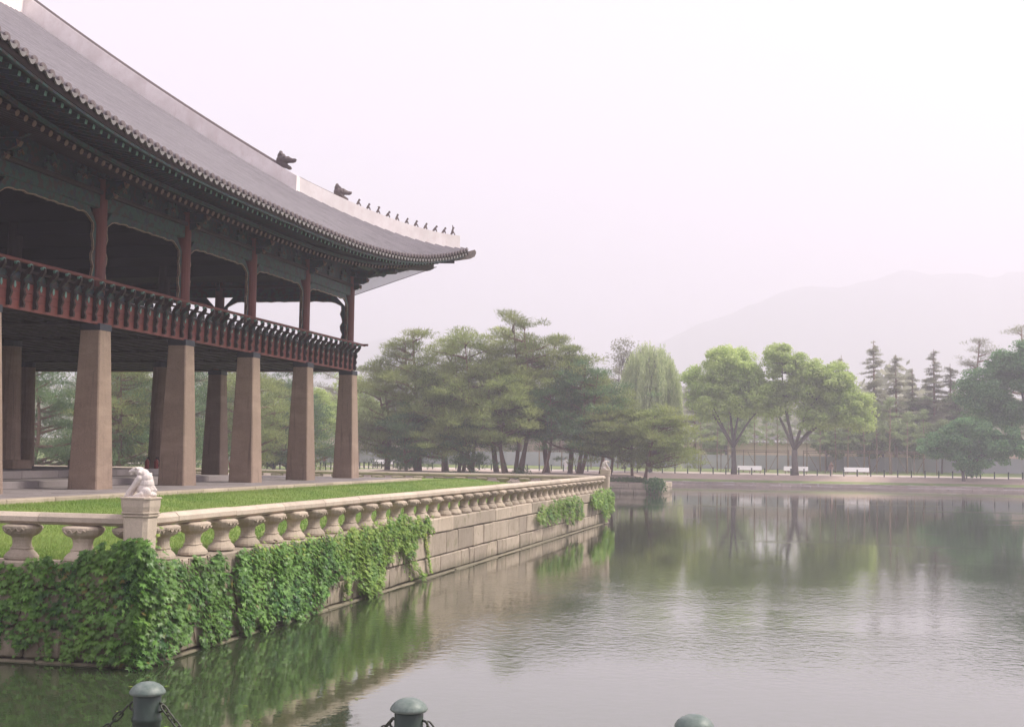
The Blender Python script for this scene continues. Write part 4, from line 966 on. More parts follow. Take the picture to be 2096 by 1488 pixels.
def pine(name, x, y, z, H, spread, crown0, label, mat='pine', trunks=1, lean=(0, 0), npad=34, per=170, group='old pines on the islet', side=None, cat='tree', flat=1.0, bark='bark'):
    """trunk(s) with bent limbs carrying flat pads of needles"""
    T = empty(name, (x, y, z)); tag(T, label, cat, group); tb = MB(); pads = []; tr = []
    for k in range(trunks):
        a = random.uniform(0, 6.28); off = Vector((math.cos(a), math.sin(a)*.6, 0))*(.35*k if trunks > 1 else 0)
        top = Vector((lean[0]+math.cos(a)*spread*.25*(k > 0), lean[1]+math.sin(a)*spread*.2*(k > 0), H*(1-.08*k)))
        n = 9; pts = []; ox = random.uniform(-1, 1)*.05*H; oy = random.uniform(-1, 1)*.04*H
        for i in range(n+1):
            t = i/n; pts.append(Vector((x, y, z-.2))+off+Vector((top.x*t**1.1+ox*math.sin(t*math.pi*1.4), top.y*t+oy*math.sin(t*math.pi), (top.z+.2)*t)))
        r0 = .021*H*(1-.11*trunks)+.045; tb.tube(pts, [r0*(1-.86*(i/n)**.9) for i in range(n+1)], 8); tr.append(pts)
    for j in range(npad):
        pts = tr[j % trunks]; t = crown0+(1-crown0)*((j+random.random())/npad); t = min(t, .99)
        f_ = t*(len(pts)-1); i = min(int(f_), len(pts)-2); p0 = pts[i].lerp(pts[i+1], f_-i)
        u = (t-crown0)/(1-crown0); env = spread*(max(.05, 1-u**2.2)**.5)*(.35+.65*random.random()**.6)
        a = random.uniform(0, 6.283) if side is None or random.random() < .35 else random.gauss(side, .7)
        if j < trunks: env *= .2
        p1 = p0+Vector((math.cos(a)*env, math.sin(a)*env*.85, random.uniform(-.05, .16)*env+.2))
        if u > .93: p1 = p0+Vector((math.cos(a)*env*.4, math.sin(a)*env*.4, .25))
        path = limb_path(p0-Vector((0, 0, .5*min(1, env*.3))), p1, .3, 5, .14); rr = .018*H*(1-.7*t)+.02
        tb.tube(path, [rr*(1-.8*q/5) for q in range(6)], 5)
        s_ = random.uniform(1.0, 1.5)*(spread/5.0)**.5*(1.15-.30*u)
        pads.append((p1, 1.22*s_, 1.18*s_, random.uniform(.36, .66)*s_*flat)); 
        for q in range(2):
            b = path[3]+Vector((random.uniform(-1, 1), random.uniform(-1, 1), random.uniform(-.3, .5)))*s_; pads.append((b, .85*s_, .8*s_, .40*s_*flat))
            tb.tube([path[2], b], [rr*.4, .01], 4)
    loc = (x, y, z)
    pads += [((c[0]+random.gauss(0, 1.0)*a_, c[1]+random.gauss(0, .8)*a_, c[2]-random.uniform(.1, 1.3)), a_*.62, b_*.62, c_*.8) for c, a_, b_, c_ in pads[::3]]
    V, F = pad_foliage([((c[0]-x, c[1]-y, c[2]-z), a_, b_, c_) for c, a_, b_, c_ in pads], per)
    tb.v = [(v[0]-x, v[1]-y, v[2]-z) for v in tb.v]
    obj('trunk', tb.mesh('trunk', M[bark], True), T, loc=loc); obj('crown', np_mesh('crown', V, F, M[mat]), T, loc=loc)
    return T
def broadleaf(name, x, y, z, H, fork, crown, label, mat='maple', clumps=60, leaf=.26, per=240, r0=.32, group=None, limbs=6, bark='bark_grey', limb_to=None):
    """crown: list of ellipsoids (dx,dy,dz,rx,ry,rz) relative to the base"""
    T = empty(name, (x, y, z)); tag(T, label, 'tree', group); tb = MB()
    fk = Vector((random.uniform(-.15, .15), 0, fork)); tb.tube([(0, 0, -.2), (.03, 0, fork*.3), fk*.7, fk], [r0*1.35, r0, r0*.92, r0*.85], 9)
    vol = [c[3]*c[4]*c[5] for c in crown]; tot = sum(vol); cen = []
    for c, v_ in zip(crown, vol):
        for _ in range(max(3, int(clumps*v_/tot))):
            d = rand_dirs(1)[0]; rr = random.random()**.38
            cen.append(Vector((c[0]+d[0]*c[3]*rr*.86, c[1]+d[1]*c[4]*rr*.86, c[2]+d[2]*c[5]*rr*.86)))
    tg = limb_to or [Vector((c[0]+random.uniform(-.3, .3)*c[3], c[1]+random.uniform(-.3, .3)*c[4], c[2])) for c in crown for _ in range(max(1, limbs//len(crown)))]
    ends = []
    for p in tg:
        p = Vector(p); path = limb_path(fk, p, -.25, 6, .06); tb.tube(path, [r0*.55*(1-.8*q/6) for q in range(7)], 7); ends += path[2:]
    for c in cen:
        e = min(ends, key=lambda q: (q-c).length); tb.tube([e, e.lerp(c, .5)+Vector((0, 0, .1)), c], [.05, .035, .012], 4)
    Cs, Ns = [], []
    for c in cen:
        s_ = random.uniform(.75, 1.3)*(tot/len(cen))**(1/3)*1.25; n = int(per*random.uniform(.7, 1.2)); d = rand_dirs(n, .25); rr = RNG.uniform(.45, 1.05, n)
        Cs.append(np.array(c)+d*rr[:, None]*np.array([s_, s_, s_*.62])); nn = d*1.0+RNG.normal(size=(n, 3))*.55+np.array([0, 0, .5]); Ns.append(nn/np.linalg.norm(nn, axis=1)[:, None])
    V, F = rhombs(np.concatenate(Cs), np.concatenate(Ns), leaf, .6, .25)
    obj('trunk', tb.mesh('trunk', M[bark], True), T, loc=(x, y, z)); obj('crown', np_mesh('crown', V, F, M[mat]), T, loc=(x, y, z))
    return T

# --- the pines on the islet
PY_ = 129
G1 = 'old pines on the islet'
pine('pine_tree', -34.6, 129, 1.6, 14.2, 6.4, .22, 'wide old pine with several dark leaning trunks left of the tallest pine', trunks=4, npad=46, group=G1, lean=(.6, 0))
pine('pine_tree', -29.4, 130, 1.7, 15.9, 5.6, .26, 'tallest red trunked pine with a clump of straight stems at the crown of the islet', trunks=4, npad=46, group=G1)
pine('pine_tree', -43.0, 130.5, 1.5, 11.6, 4.6, .12, 'green pine whose left boughs reach towards the pavilion corner', trunks=2, npad=36, group=G1, lean=(-.6, 0))
pine('pine_tree', -39.4, 130, 1.5, 14.6, 5.4, .20, 'spreading pine at the left end of the islet nearest the pavilion', trunks=2, npad=40, group=G1, lean=(-1.0, 0))
pine('pine_tree', -39.8, 127, 1.5, 6.4, 3.2, .10, 'low dark green pine drooping to the ground at the left end of the islet', 'pine_dark', npad=22, group=G1)
pine('pine_tree', -33.2, 126.6, 1.5, 5.6, 2.9, .12, 'short dark pine in front of the leaning trunks', 'pine_dark', npad=16, group=G1, lean=(-1, 0))
pine('pine_tree', -26.2, 128, 1.6, 8.0, 2.9, .48, 'slim pine with a bare leaning trunk and a small dark crown', 'pine_dark', npad=18, group=G1, lean=(1.1, 0))
pine('pine_tree', -22.9, 129, 1.6, 10.9, 4.4, .22, 'dark pine with layered pads right of the slim leaning one', 'pine_dark', trunks=2, npad=32, group=G1, lean=(1.0, 0), flat=.8)
pine('pine_tree', -24.2, 132, 1.6, 12.6, 4.6, .40, 'pale pine rising behind the dark layered pine', trunks=1, npad=24, group=G1)
pine('pine_tree', -19.4, 127, 1.5, 6.4, 3.9, .30, 'low broad pine on a single straight trunk beside the far stone beast', 'pine', npad=22, group=G1, flat=.8)
pine('pine_tree', -17.3, 128, 1.5, 6.1, 3.6, .28, 'low pine between the broad pine and the one overhanging the water', 'pine', npad=20, group=G1, flat=.8)
pine('pine_tree', -15.8, 126.4, 1.5, 6.3, 4.4, .22, 'low twin trunked pine reaching out over the water at the right end of the islet', 'pine', trunks=2, npad=30, group=G1, lean=(1.6, -.3), side=-.1, flat=.8)
for x_, y_, h_, s_, c_, lab in ((-37.2, 132.5, 13.6, 5.2, .18, 'pine filling the back of the islet between the left end and the leaning trunks'), (-32.0, 133, 14.6, 5.4, .2, 'pine standing behind the tallest pine on its left'),
        (-26.6, 133, 13.8, 4.8, .3, 'pine standing behind the tallest pine on its right'), (-29.8, 127, 9.2, 4.2, .34, 'mid height pine in front of the tallest pine'), (-36.2, 127.5, 9.4, 4.6, .2, 'mid height pine with drooping boughs in front of the left pines'), (-21.2, 132.5, 9.8, 4.0, .25, 'pine closing the gap behind the dark layered pine and the low broad pine')):
    pine('pine_tree', x_, y_, 1.5, h_, s_, c_, lab, 'pine', npad=30, group=G1, flat=.9)
# weeds and a trailing bush on the islet edge
def shrub(name, x, y, z, rx, ry, rz_, n, label, mat='weed', leaf=.16, cat='plant', droop=.5, group=None):
    d = rand_dirs(n, .3); C = d*(RNG.random(n)**.5)[:, None]*np.array([rx, ry, rz_]); C[:, 2] = np.abs(C[:, 2]) if droop < .8 else C[:, 2]
    N = d+RNG.normal(size=(n, 3))*.5; N /= np.linalg.norm(N, axis=1)[:, None]; V, F = rhombs(C, N, leaf, .5, droop)
    E_ = empty(name, (x, y, z)); tag(E_, label, cat, group)
    st = MB()
    for _ in range(9): a = C[RNG.integers(n)]; st.tube([(a[0]*.1, a[1]*.1, -.05), (a[0]*.5, a[1]*.5, a[2]*.7), tuple(a)], [.02, .014, .006], 4)
    obj('stems', st.mesh('stems', M['stem']), E_, loc=(x, y, z)); tag(E_.children[0], kind='stuff'); f = obj('foliage', np_mesh('foliage', V, F, M[mat]), E_, loc=(x, y, z)); return E_
shrub('waterside_bush', -14.6, 123.6, .75, 1.2, .9, .85, 1500, 'dark green bush spilling over the corner of the islet wall into the water', 'broad', .2, 'bush', 1.0)
for i, (bx, lab) in enumerate(((-19.5, 'tuft of weeds under the low broad pine'), (-17.6, 'tuft of weeds between the low pines on the islet'), (-27.6, 'pale bush between the tallest pine and the leaning pine'), (-16.2, 'weeds beside the twin trunked pine'))):
    shrub('weed_clump', bx, 124.6+.4*(i == 2), 1.1, 1.3, .7, .5+.9*(i == 2), 900, lab, 'weed', .16, 'bush', .2)

# --- the far bank: willow, two bright trees, the dark tree at right
def willow(x, y, z, H, R_, label):
    T = empty('willow_tree', (x, y, z)); tag(T, label, 'tree'); tb = MB(); tb.tube([(0, 0, -.2), (.1, 0, H*.3), (0, .1, H*.62), (-.1, 0, H*.9)], [.42, .34, .22, .06], 9)
    Cs, Ds, Ws = [], [], []
    bun = [(random.uniform(0, 6.283), random.random()**.5, random.uniform(-.9, .5), random.uniform(.75, 1.25)) for _ in range(110)]
    for k in range(2000):
        bb = bun[k % 110] if k % 5 else (random.uniform(0, 6.283), random.random()**.6, random.uniform(-.9, .3), 1.0); a = bb[0]+random.gauss(0, .11)/(bb[1]+.15); u = min(1.05, max(0, bb[1]+random.gauss(0, .05))); r = R_*u; zt = bb[2]*.8+ H*(1-.30*u**3)-random.random()*1.2-(random.random()**2.5)*3.5
        if random.random() < .12: zt *= .8
        L = random.uniform(4.5, 9.5)*(.6+.4*u)*bb[3]; n = int(L/.16); t = np.linspace(0, 1, n); x_ = math.cos(a)*r*(1+.10*t); y_ = math.sin(a)*r*(1+.10*t)
        sw = random.uniform(-.25, .25); Cs.append(np.stack([x_+sw*t*t, y_+0*t, np.maximum(.8, zt-L*t)], 1)+RNG.normal(size=(n, 3))*.045)
        d = np.stack([RNG.normal(0, .35, n), RNG.normal(0, .35, n), -np.ones(n)], 1); Ds.append(d/np.linalg.norm(d, axis=1)[:, None])
        if k % 40 == 0: tb.tube(limb_path((0, 0, H*random.uniform(.4, .8)), (math.cos(a)*r*.95, math.sin(a)*r*.95, zt), -.5, 5, .04), [.09, .07, .05, .04, .025, .012], 5)
    V, F = needles(np.concatenate(Cs), np.concatenate(Ds), .36, .06)
    obj('trunk', tb.mesh('trunk', M['bark_grey'], True), T, loc=(x, y, z)); obj('crown', np_mesh('crown', V, F, M['willow']), T, loc=(x, y, z))
willow(-21.3, 174, 1.4, 17.4, 4.1, 'tall weeping willow with hanging pale green strands behind the low pines')
broadleaf('shade_tree', -10.2, 171.6, 1.4, 17, 3.4, [(-2.8, 0, 9.5, 3.6, 3.4, 3.0), (1.6, 0, 10.2, 3.7, 3.4, 3.6), (-.6, 0, 13.6, 4.4, 3.4, 3.0), (-4.6, 0, 11.8, 2.2, 2.2, 2.4), (3.6, 0, 8.6, 1.9, 2, 2.0)],
    'bright green tree with a slim forked trunk between the willow and the wider tree', clumps=230, limbs=8, r0=.34, per=300, leaf=.28, group='bright green trees on the far bank')
broadleaf('shade_tree', -2.6, 171.6, 1.4, 17, 3.2, [(-1.2, 0, 14.0, 3.0, 3, 2.7), (3.2, 0, 11.3, 4.6, 4, 3.8), (-2.4, 0, 9.8, 2.9, 3, 2.7), (7.4, 0, 7.9, 3.4, 3, 2.8), (2.6, 0, 7.0, 2.8, 3, 1.9)],
    'wide bright green tree with a thick low forked trunk behind the middle white bench', clumps=280, limbs=8, r0=.42, per=300, leaf=.28, group='bright green trees on the far bank')
broadleaf('waterside_tree', 17.4, 168.8, 1.0, 8.6, 1.2, [(-2.6, 0, 4.0, 2.9, 2.2, 2.0), (.8, 0, 5.4, 3.6, 2.4, 3.0), (.6, -.4, 2.0, 2.4, 1.6, 1.7), (4.6, 0, 4.4, 3.4, 2.2, 2.4)],
    'low blue green tree leaning over the far bank at right', 'broad', clumps=150, per=340, r0=.2, limbs=8, leaf=.26)
broadleaf('shade_tree', 25.4, 172.5, 1.4, 16, 2.6, [(-4.6, 0, 9.8, 4.2, 3.2, 4.4), (1.0, 0, 13.2, 4.8, 3.6, 4.2), (-1.6, 0, 7.6, 4.0, 3, 2.2), (-1.6, 0, 13.6, 3.6, 2.2, 2.6), (4.6, 0, 8.5, 3, 3, 3)],
    'large dark green tree with a thick curved trunk at the right edge', 'broad', clumps=190, per=360, r0=.5, limbs=8, leaf=.3)
# bare looking pale tree behind the pines and the hazy trees left of the islet
broadleaf('thin_tree', -26.4, 186, 1.8, 19, 6, [(0, 0, 14.5, 3.4, 2.8, 4.2), (2.6, 0, 11.5, 2.4, 2, 2.6)], 'thin twiggy tree with sparse pale leaves behind the dark layered pine', 'pine_blue', clumps=60, per=60, leaf=.26, r0=.3, limbs=14)
broadleaf('shade_tree', -62.5, 176, 1.4, 15, 3.5, [(-1, 0, 9, 4.6, 3.5, 4.4), (2.5, 0, 7.4, 3, 3, 3.2)], 'hazy pale green tree seen beside the right hand pavilion pillar', 'maple', clumps=80, per=220, r0=.35)
broadleaf('hazy_tree', -52.5, 185, 1.5, 13, 2.6, [(-.5, 0, 8.4, 3.4, 3, 3.4), (1.5, 0, 5.2, 2.6, 2.4, 2.4)], 'hazy round tree left of the islet pines', 'pine_blue', clumps=70, per=200, r0=.3)
# conifers of the row beyond the path
def conifer(x, y, z, H, R_, label, mat='pine_blue', sparse=1.0):
    T = empty('conifer_tree', (x, y, z)); tag(T, label, 'tree', 'conifers in a row beyond the path'); tb = MB(); tb.tube([(0, 0, -.2), (.05, 0, H*.5), (0, 0, H)], [.24, .17, .03], 7); pads = []
    nl = int(H/.62)
    for k in range(nl):
        t = .30+.69*k/nl; r = R_*(1.05-t)**.75*random.uniform(.7, 1.15)
        for q in range(random.randint(3, 5)):
            if random.random() > sparse*.8: continue
            a = random.uniform(0, 6.283); r_ = r*random.uniform(.55, 1.25); p1 = Vector((math.cos(a)*r_, math.sin(a)*r_, H*t-random.uniform(-.25, .55))); tb.tube([(0, 0, H*t), p1], [.045, .012], 4)
            q_ = random.uniform(.7, 1.6); pads.append((tuple(p1*1.0), (.26*r+.22)*q_, (.26*r+.22)*q_, .20*q_)); pads.append(((p1.x*.55, p1.y*.55, p1.z+.1), .26*r+.18, .26*r+.18, .14))
    V, F = pad_foliage(pads, 330, .30, .035)
    obj('trunk', tb.mesh('trunk', M['bark'], True), T, loc=(x, y, z)); obj('crown', np_mesh('crown', V, F, M[mat]), T, loc=(x, y, z)); return T
cons = [(8.1, 196, 18.6, 2.9, 'tallest hazy conifer with tiered top right of the wide bright tree', .95), (11.0, 194, 16.4, 2.9, 'hazy conifer with a pale straight trunk just right of the tallest conifer', .9),
        (16.4, 197, 17.4, 2.8, 'hazy conifer with a tiered spire left of the large dark tree', .95), (13.6, 199, 14.6, 3.0, 'shorter hazy conifer between the two tiered spires', .9),
        (3.6, 197, 16.6, 2.9, 'hazy conifer peeping over the wide bright tree', .9), (-17.6, 199, 15.2, 3.4, 'grey hazy conifer crown between willow and slim forked tree', .9), (19.0, 201, 15.6, 3.2, 'hazy conifer half hidden by the low leaning tree', .9)]
for x_, y_, h_, r_, lab, sp_ in cons: conifer(x_, y_, 1.9, h_, r_, lab, sparse=sp_)
for x_, y_, r_, h_, lab in ((4.5, 207, 3.6, 11.5, 'hazy grey green tree mass between the wide bright tree and the tallest conifer'), (9.6, 210, 4.0, 10.5, 'hazy low tree behind the two middle conifers'), (14.6, 208, 3.8, 11.5, 'hazy tree behind the shorter conifer'), (20.2, 209, 3.8, 12.5, 'hazy tree filling the gap left of the large dark tree'), (-13, 209, 4.5, 9.5, 'hazy tree top behind the palace wall between the willow and the slim forked tree')):
    broadleaf('hazy_tree', x_, y_-9, 1.9, h_, 2.4, [(0, 0, h_*.62, r_, 2.6, h_*.36), (-1.4, 0, h_*.36, r_*.8, 2.2, h_*.2)], lab, 'hazy_green', clumps=80, per=200, leaf=.34, r0=.2, limbs=8, group='hazy trees beyond the path')
for x_, y_, r_, h_, lab in ((7.2, 189, 2.6, 8.0, 'soft green low tree under the tallest conifer'), (12.2, 190, 2.8, 8.6, 'soft green low tree between conifer trunks right of the free standing bench'), (16.6, 188, 2.6, 7.6, 'soft green low tree left of the low leaning tree'), (1.4, 190, 2.4, 7.0, 'soft green low tree behind the middle bench')):
    broadleaf('hazy_tree', x_, y_, 1.7, h_, 2.2, [(0, 0, h_*.66, r_, 2.2, h_*.30), (1.2, 0, h_*.45, r_*.8, 2, h_*.2)], lab, 'hazy_green', clumps=70, per=170, leaf=.30, r0=.13, limbs=7, group='soft green low trees beyond the path')
# young staked trees between path and hoarding
proto = None
yx = [-15.4, -13.3, -11.7, -8.1, -6.6, -5.0, -3.7, -1.2, .6, 2.6, 4.3, 6.3, 7.9, 9.6, 11.9, 14.2, -24.6, -27.2, -31.0, -34.5, -38.0]
for i, xx in enumerate(yx):
    yy = 184+random.uniform(-3, 3); hh = random.uniform(6.8, 9.5)
    if proto is None:
        proto = empty('young_tree', (xx, yy, 1.6)); tb = MB(); tb.tube([(0, 0, -.2), (.06, 0, 3), (-.04, 0, 6), (0, 0, 8.6)], [.11, .095, .07, .03], 7)
        pads = []
        for k in range(26):
            t = random.uniform(.45, 1); a = random.uniform(0, 6.28); r = 1.5*(1.15-t); p1 = Vector((math.cos(a)*r, math.sin(a)*r, 8.6*t+.2)); tb.tube([(0, 0, 8.6*t-.3), p1], [.03, .01], 4); pads.append((tuple(p1), .5, .5, .35))
        V, F = pad_foliage(pads, 420, .26, .04)
        obj('trunk', tb.mesh('trunk', M['bark_young'], True), proto, loc=(xx, yy, 1.6)); obj('crown', np_mesh('crown', V, F, M['hazy_green']), proto, loc=(xx, yy, 1.6)); o = proto
    else: o = dup(proto, (xx, yy, 1.6), random.uniform(0, 6.28), random.uniform(.85, 1.15))
    tag(o, 'slender young staked tree with a thin brown trunk in the row beyond the far path', 'tree', 'young staked trees beyond the far path')
# timber staking frames
def stake_frame(x, y, L, label):
    T = empty('staking_frame', (x, y, 1.6)); tag(T, label, 'frame', 'timber frames staking the young trees')
    pm = MB(); pm.tube([(0, 0, -.2), (0, 0, 3.0)], .055, 6); pme = pm.mesh('post', M['bench_wood']); n = int(L/2.6)
    for k in range(n+1): obj('post', pme, T, loc=(x+k*L/n, y, 1.6))
    for z_ in (4.25, 4.5):
        b = MB(); b.tube([(0, 0, 0), (L/2, 0, random.uniform(-.08, .1)), (L, 0, 0)], .05, 6); obj('rail', b.mesh('rail', M['bench_wood']), T, loc=(x, y-.1, z_))
    for k in range(n):
        b = MB(); s_ = 1 if k % 2 else -1; b.tube([(.3 if s_ > 0 else 2.0, 0, 0), (1.6 if s_ > 0 else .6, 0, 2.5)], .04, 6); obj('brace', b.mesh('brace', M['bench_wood']), T, loc=(x+k*L/n, y+.12, 1.7))
stake_frame(-15.5, 181.4, 12, 'timber staking frame left of the thick forked trunk'); stake_frame(-1.6, 181.4, 17, 'long timber staking frame behind the right hand white bench')
# trees behind the pavilion, on the left bank
G2 = 'conifers on the bank behind the pavilion'
lt = [(-63.5, 112, 10.5, 4.5, 'dark pine filling the gap left of the first full pillar', 'pine_dark'), (-58.5, 104, 9.5, 4.6, 'layered green pine framed by the first two pillars', 'pine'),
      (-55.4, 106, 8.4, 4.2, 'bright tipped pine low behind the second pillar', 'pine_dark'), (-60, 118, 12, 5.0, 'tall pine behind the layered green pine', 'pine_dark'),
      (-54.5, 122, 9.6, 4.8, 'pine framed by the third and fourth pillars', 'pine'), (-56.2, 132, 9, 4.4, 'grey green pine beyond the fourth pillar', 'pine'),
      (-70, 120, 12.5, 5.5, 'pine at the far left behind the dark inner pillars', 'pine_dark'), (-53.8, 133, 7.4, 3.6, 'low pine reaching over the water behind the fourth pillar', 'pine_dark')]
for x_, y_, h_, s_, lab, mt in lt: pine('pine_tree', x_, y_, 1.45, h_, s_, .06, lab, mt, trunks=1, npad=36, per=150, group=G2)
pine('pine_tree', -67.0, 104, 1.45, 10.5, 4.6, .04, 'broad dark pine at the left between the inner pillars and the first full pillar', 'pine_dark', npad=34, per=150, group=G2)
pine('pine_tree', -60.0, 126, 1.45, 12.0, 4.8, .06, 'tall green pine behind the bright tipped pine', 'pine', npad=34, per=150, group=G2)
pine('pine_tree', -57.0, 140, 1.45, 12.5, 4.8, .06, 'tall grey green pine behind the low one reaching over the water', 'pine_dark', npad=34, per=150, group=G2)
broadleaf('shade_tree', -58.0, 146, 1.45, 10, 2.4, [(0, 0, 6.6, 3.2, 3, 3.2), (2, 0, 5, 2.2, 2, 2)], 'fresh green tree between the fourth and fifth pillars', 'maple', clumps=60, per=230, r0=.25, group=None)
bk = [(-84, 150, 13, 6), (-75, 162, 14, 6), (-92, 138, 13, 6), (-70, 190, 15, 6), (-56, 196, 15.5, 5.5), (-44, 196, 13, 5), (-80, 178, 14, 6), (-48, 200, 12, 5), (-38, 199, 13, 5), (-31, 204, 13, 5), (28, 192, 20, 5), (31, 186, 17, 5), (22.5, 200, 19, 4.5)]
for i, (x_, y_, h_, s_) in enumerate(bk):
    lab = ['hazy tree at the left end of the wood seen between the dark inner pillars', 'hazy tall tree behind the grass left of the first full pillar', 'hazy tree at the far left edge of the wood behind the pavilion', 'hazy tree seen over the water between the second and third pillars', 'hazy tree beyond the fourth pillar behind the far path', 'hazy tree behind the left end of the pine islet', 'hazy tree deep in the wood behind the first full pillar', 'hazy tree behind the leaning trunks of the islet', 'hazy tree behind the tallest islet pine', 'hazy tree behind the thin twiggy tree', 'tallest pale pine rising over the large dark tree at the right edge', 'pale pine at the very right edge behind the large dark tree', 'pale sparse pine just left of the large dark tree'][i]
    pine('wood_tree', x_, y_, 1.8, h_, s_, .10, lab, 'pine_blue', npad=26, per=110, group=['wood behind the pavilion', 'wood behind the islet', 'pines at the right edge'][0 if x_ < -60 else (1 if x_ < 0 else 2)])
# distant wood closing the view beneath the hills
n = 26000; cx = RNG.uniform(-420, 330, n); cyy = RNG.uniform(300, 420, n); top = 15+4*np.sin(cx*.11)+3*np.sin(cx*.31+2)
C = np.stack([cx, cyy, 7+RNG.random(n)**.6*top*.85], 1); N = rand_dirs(n, .8); V, F = rhombs(C, N, 2.6, .7)
tag(obj('distant_wood', np_mesh('distant_wood', V, F, M['pine_blue'])), 'faint grey wood below the hills in the haze', 'wood', kind='stuff')

# ================================================================== IVY
def ivy_leaf_mesh(mat):
    pts = [(0, -.12), (.24, -.40), (.26, -.12), (.62, -.16), (.30, .10), (.50, .50), (.14, .30), (0, .82), (-.14, .30), (-.50, .50), (-.30, .10), (-.62, -.16), (-.26, -.12), (-.24, -.40)]
    V = [(0, .08, .07)]+[(x, y, -.10*abs(x)-.12*max(0, y-.2)) for x, y in pts]; return V, [(0, 1+i, 1+(i+1) % 14) for i in range(14)]
LV, LF = ivy_leaf_mesh(None); LV = np.array(LV); LF = np.array(LF)
def ivy(name, label, samples, mat, n_parts, size, group='ivy hanging on the island wall'):
    """samples: list of (point, outward normal); leaves overlap like shingles, tips down"""
    T = empty(name, tuple(samples[0][0])); tag(T, label, 'ivy', group)
    mesh = bpy.data.meshes.new('leaf'); mesh.from_pydata([tuple(v) for v in LV], [], [tuple(f) for f in LF]); mesh.materials.append(M[mat]); mesh.update()
    mats = []
    for p, nrm, s in samples:
        nrm = Vector(nrm)+Vector((random.gauss(0, .30), random.gauss(0, .30), 1.0+random.gauss(0, .45))); nrm.normalize()
        down = Vector((random.gauss(0, .35), random.gauss(0, .35), -1)); yv = (down-nrm*down.dot(nrm)).normalized(); xv = yv.cross(nrm)
        m_ = Matrix((xv, yv, nrm)).transposed().to_4x4() @ Matrix.Scale(size*s, 4); m_.translation = Vector(p); mats.append(m_)
    mats.sort(key=lambda m_: (m_.translation-Vector((0, 0, 3.65))).length/m_.to_scale().x)
    # the largest showing leaves are parts, the rest one piece
    mats_p = mats[:n_parts] if n_parts else []
    for m_ in mats_p: obj('leaf', mesh, T, mw=m_)
    rest = mats[n_parts:]
    if rest:
        A = np.array([[list(r) for r in m_] for m_ in rest]); V = np.einsum('nij,kj->nki', A[:, :3, :3], LV)+A[:, None, :3, 3]; n_ = len(rest)
        F = (LF[None]+(np.arange(n_)*len(LV))[:, None, None]).reshape(-1, 3); tag(obj('leaves', np_mesh('leaves', V.reshape(-1, 3), F, M[mat]), T), kind='stuff')
    return T
def in_poly(px, py, poly):
    c = False; j = len(poly)-1
    for i in range(len(poly)):
        xi, yi = poly[i]; xj, yj = poly[j]
        if (yi > py) != (yj > py) and px < (xj-xi)*(py-yi)/(yj-yi)+xi: c = not c
        j = i
    return c
def cover(axis, poly, n, thick, fixed, outward, edge=.0, bulge=None):
    us = [q[0] for q in poly]; zs = [q[1] for q in poly]; out = []
    while len(out) < n:
        u = random.uniform(min(us), max(us)); z = random.uniform(min(zs), max(zs))
        if not in_poly(u+.13*math.sin(z*9+u*2), z+.08*math.sin(u*7)+.05*math.sin(u*19), poly): continue
        cl = .5+.5*mn.noise(Vector((u*1.1, z*1.4, 5))); t = thick*(.25+.75*cl)*(bulge(u, z) if bulge else 1)
        d = t*random.random()**.38+.02; s = random.uniform(.4, 1.15)*(.8+.4*cl)
        nv = mn.noise_vector(Vector((u*1.6, z*1.6, 1)))*.5
        if axis == 'y': out.append(((fixed+outward*d, u, z), (outward, nv.y, nv.z), s))
        else: out.append(((u, fixed+outward*d, z), (nv.x, outward, nv.z), s))
    return out
def runners(axis, poly, fixed, outward, n):
    out = []
    for _ in range(n):
        i = random.randrange(len(poly)); a, b = poly[i], poly[(i+1) % len(poly)]; t = random.random(); u = a[0]+(b[0]-a[0])*t; z = a[1]+(b[1]-a[1])*t
        if z > 1.75 or z < .2: continue
        L = random.uniform(.12, .55); sw = random.gauss(0, .10)
        for k in range(int(L/.035)):
            q = k*.035; uu = u+sw*q*3+random.gauss(0, .02); zz = z-q+random.gauss(0, .015)
            if zz < .05: break
            p = (fixed+outward*random.uniform(.03, .09), uu, zz) if axis == 'y' else (uu, fixed+outward*random.uniform(.03, .09), zz)
            out.append((p, (outward, 0, 0) if axis == 'y' else (0, outward, 0), random.uniform(.25, .7)))
    return out
def vines(T, axis, us, fixed, outward, z0, z1):
    mb = MB()
    for u in us:
        zz0 = z0+random.uniform(0, .5); pts = []
        for k in range(7): z = z1+(zz0-z1)*k/6; a = u+.09*math.sin(k*1.3+u*5); pts.append((fixed+outward*.03, a, z) if axis == 'y' else (a, fixed+outward*.03, z))
        mb.tube(pts, .012, 5)
    tag(obj('vine_stems', mb.mesh('vine_stems', M['stem']), T), kind='stuff')
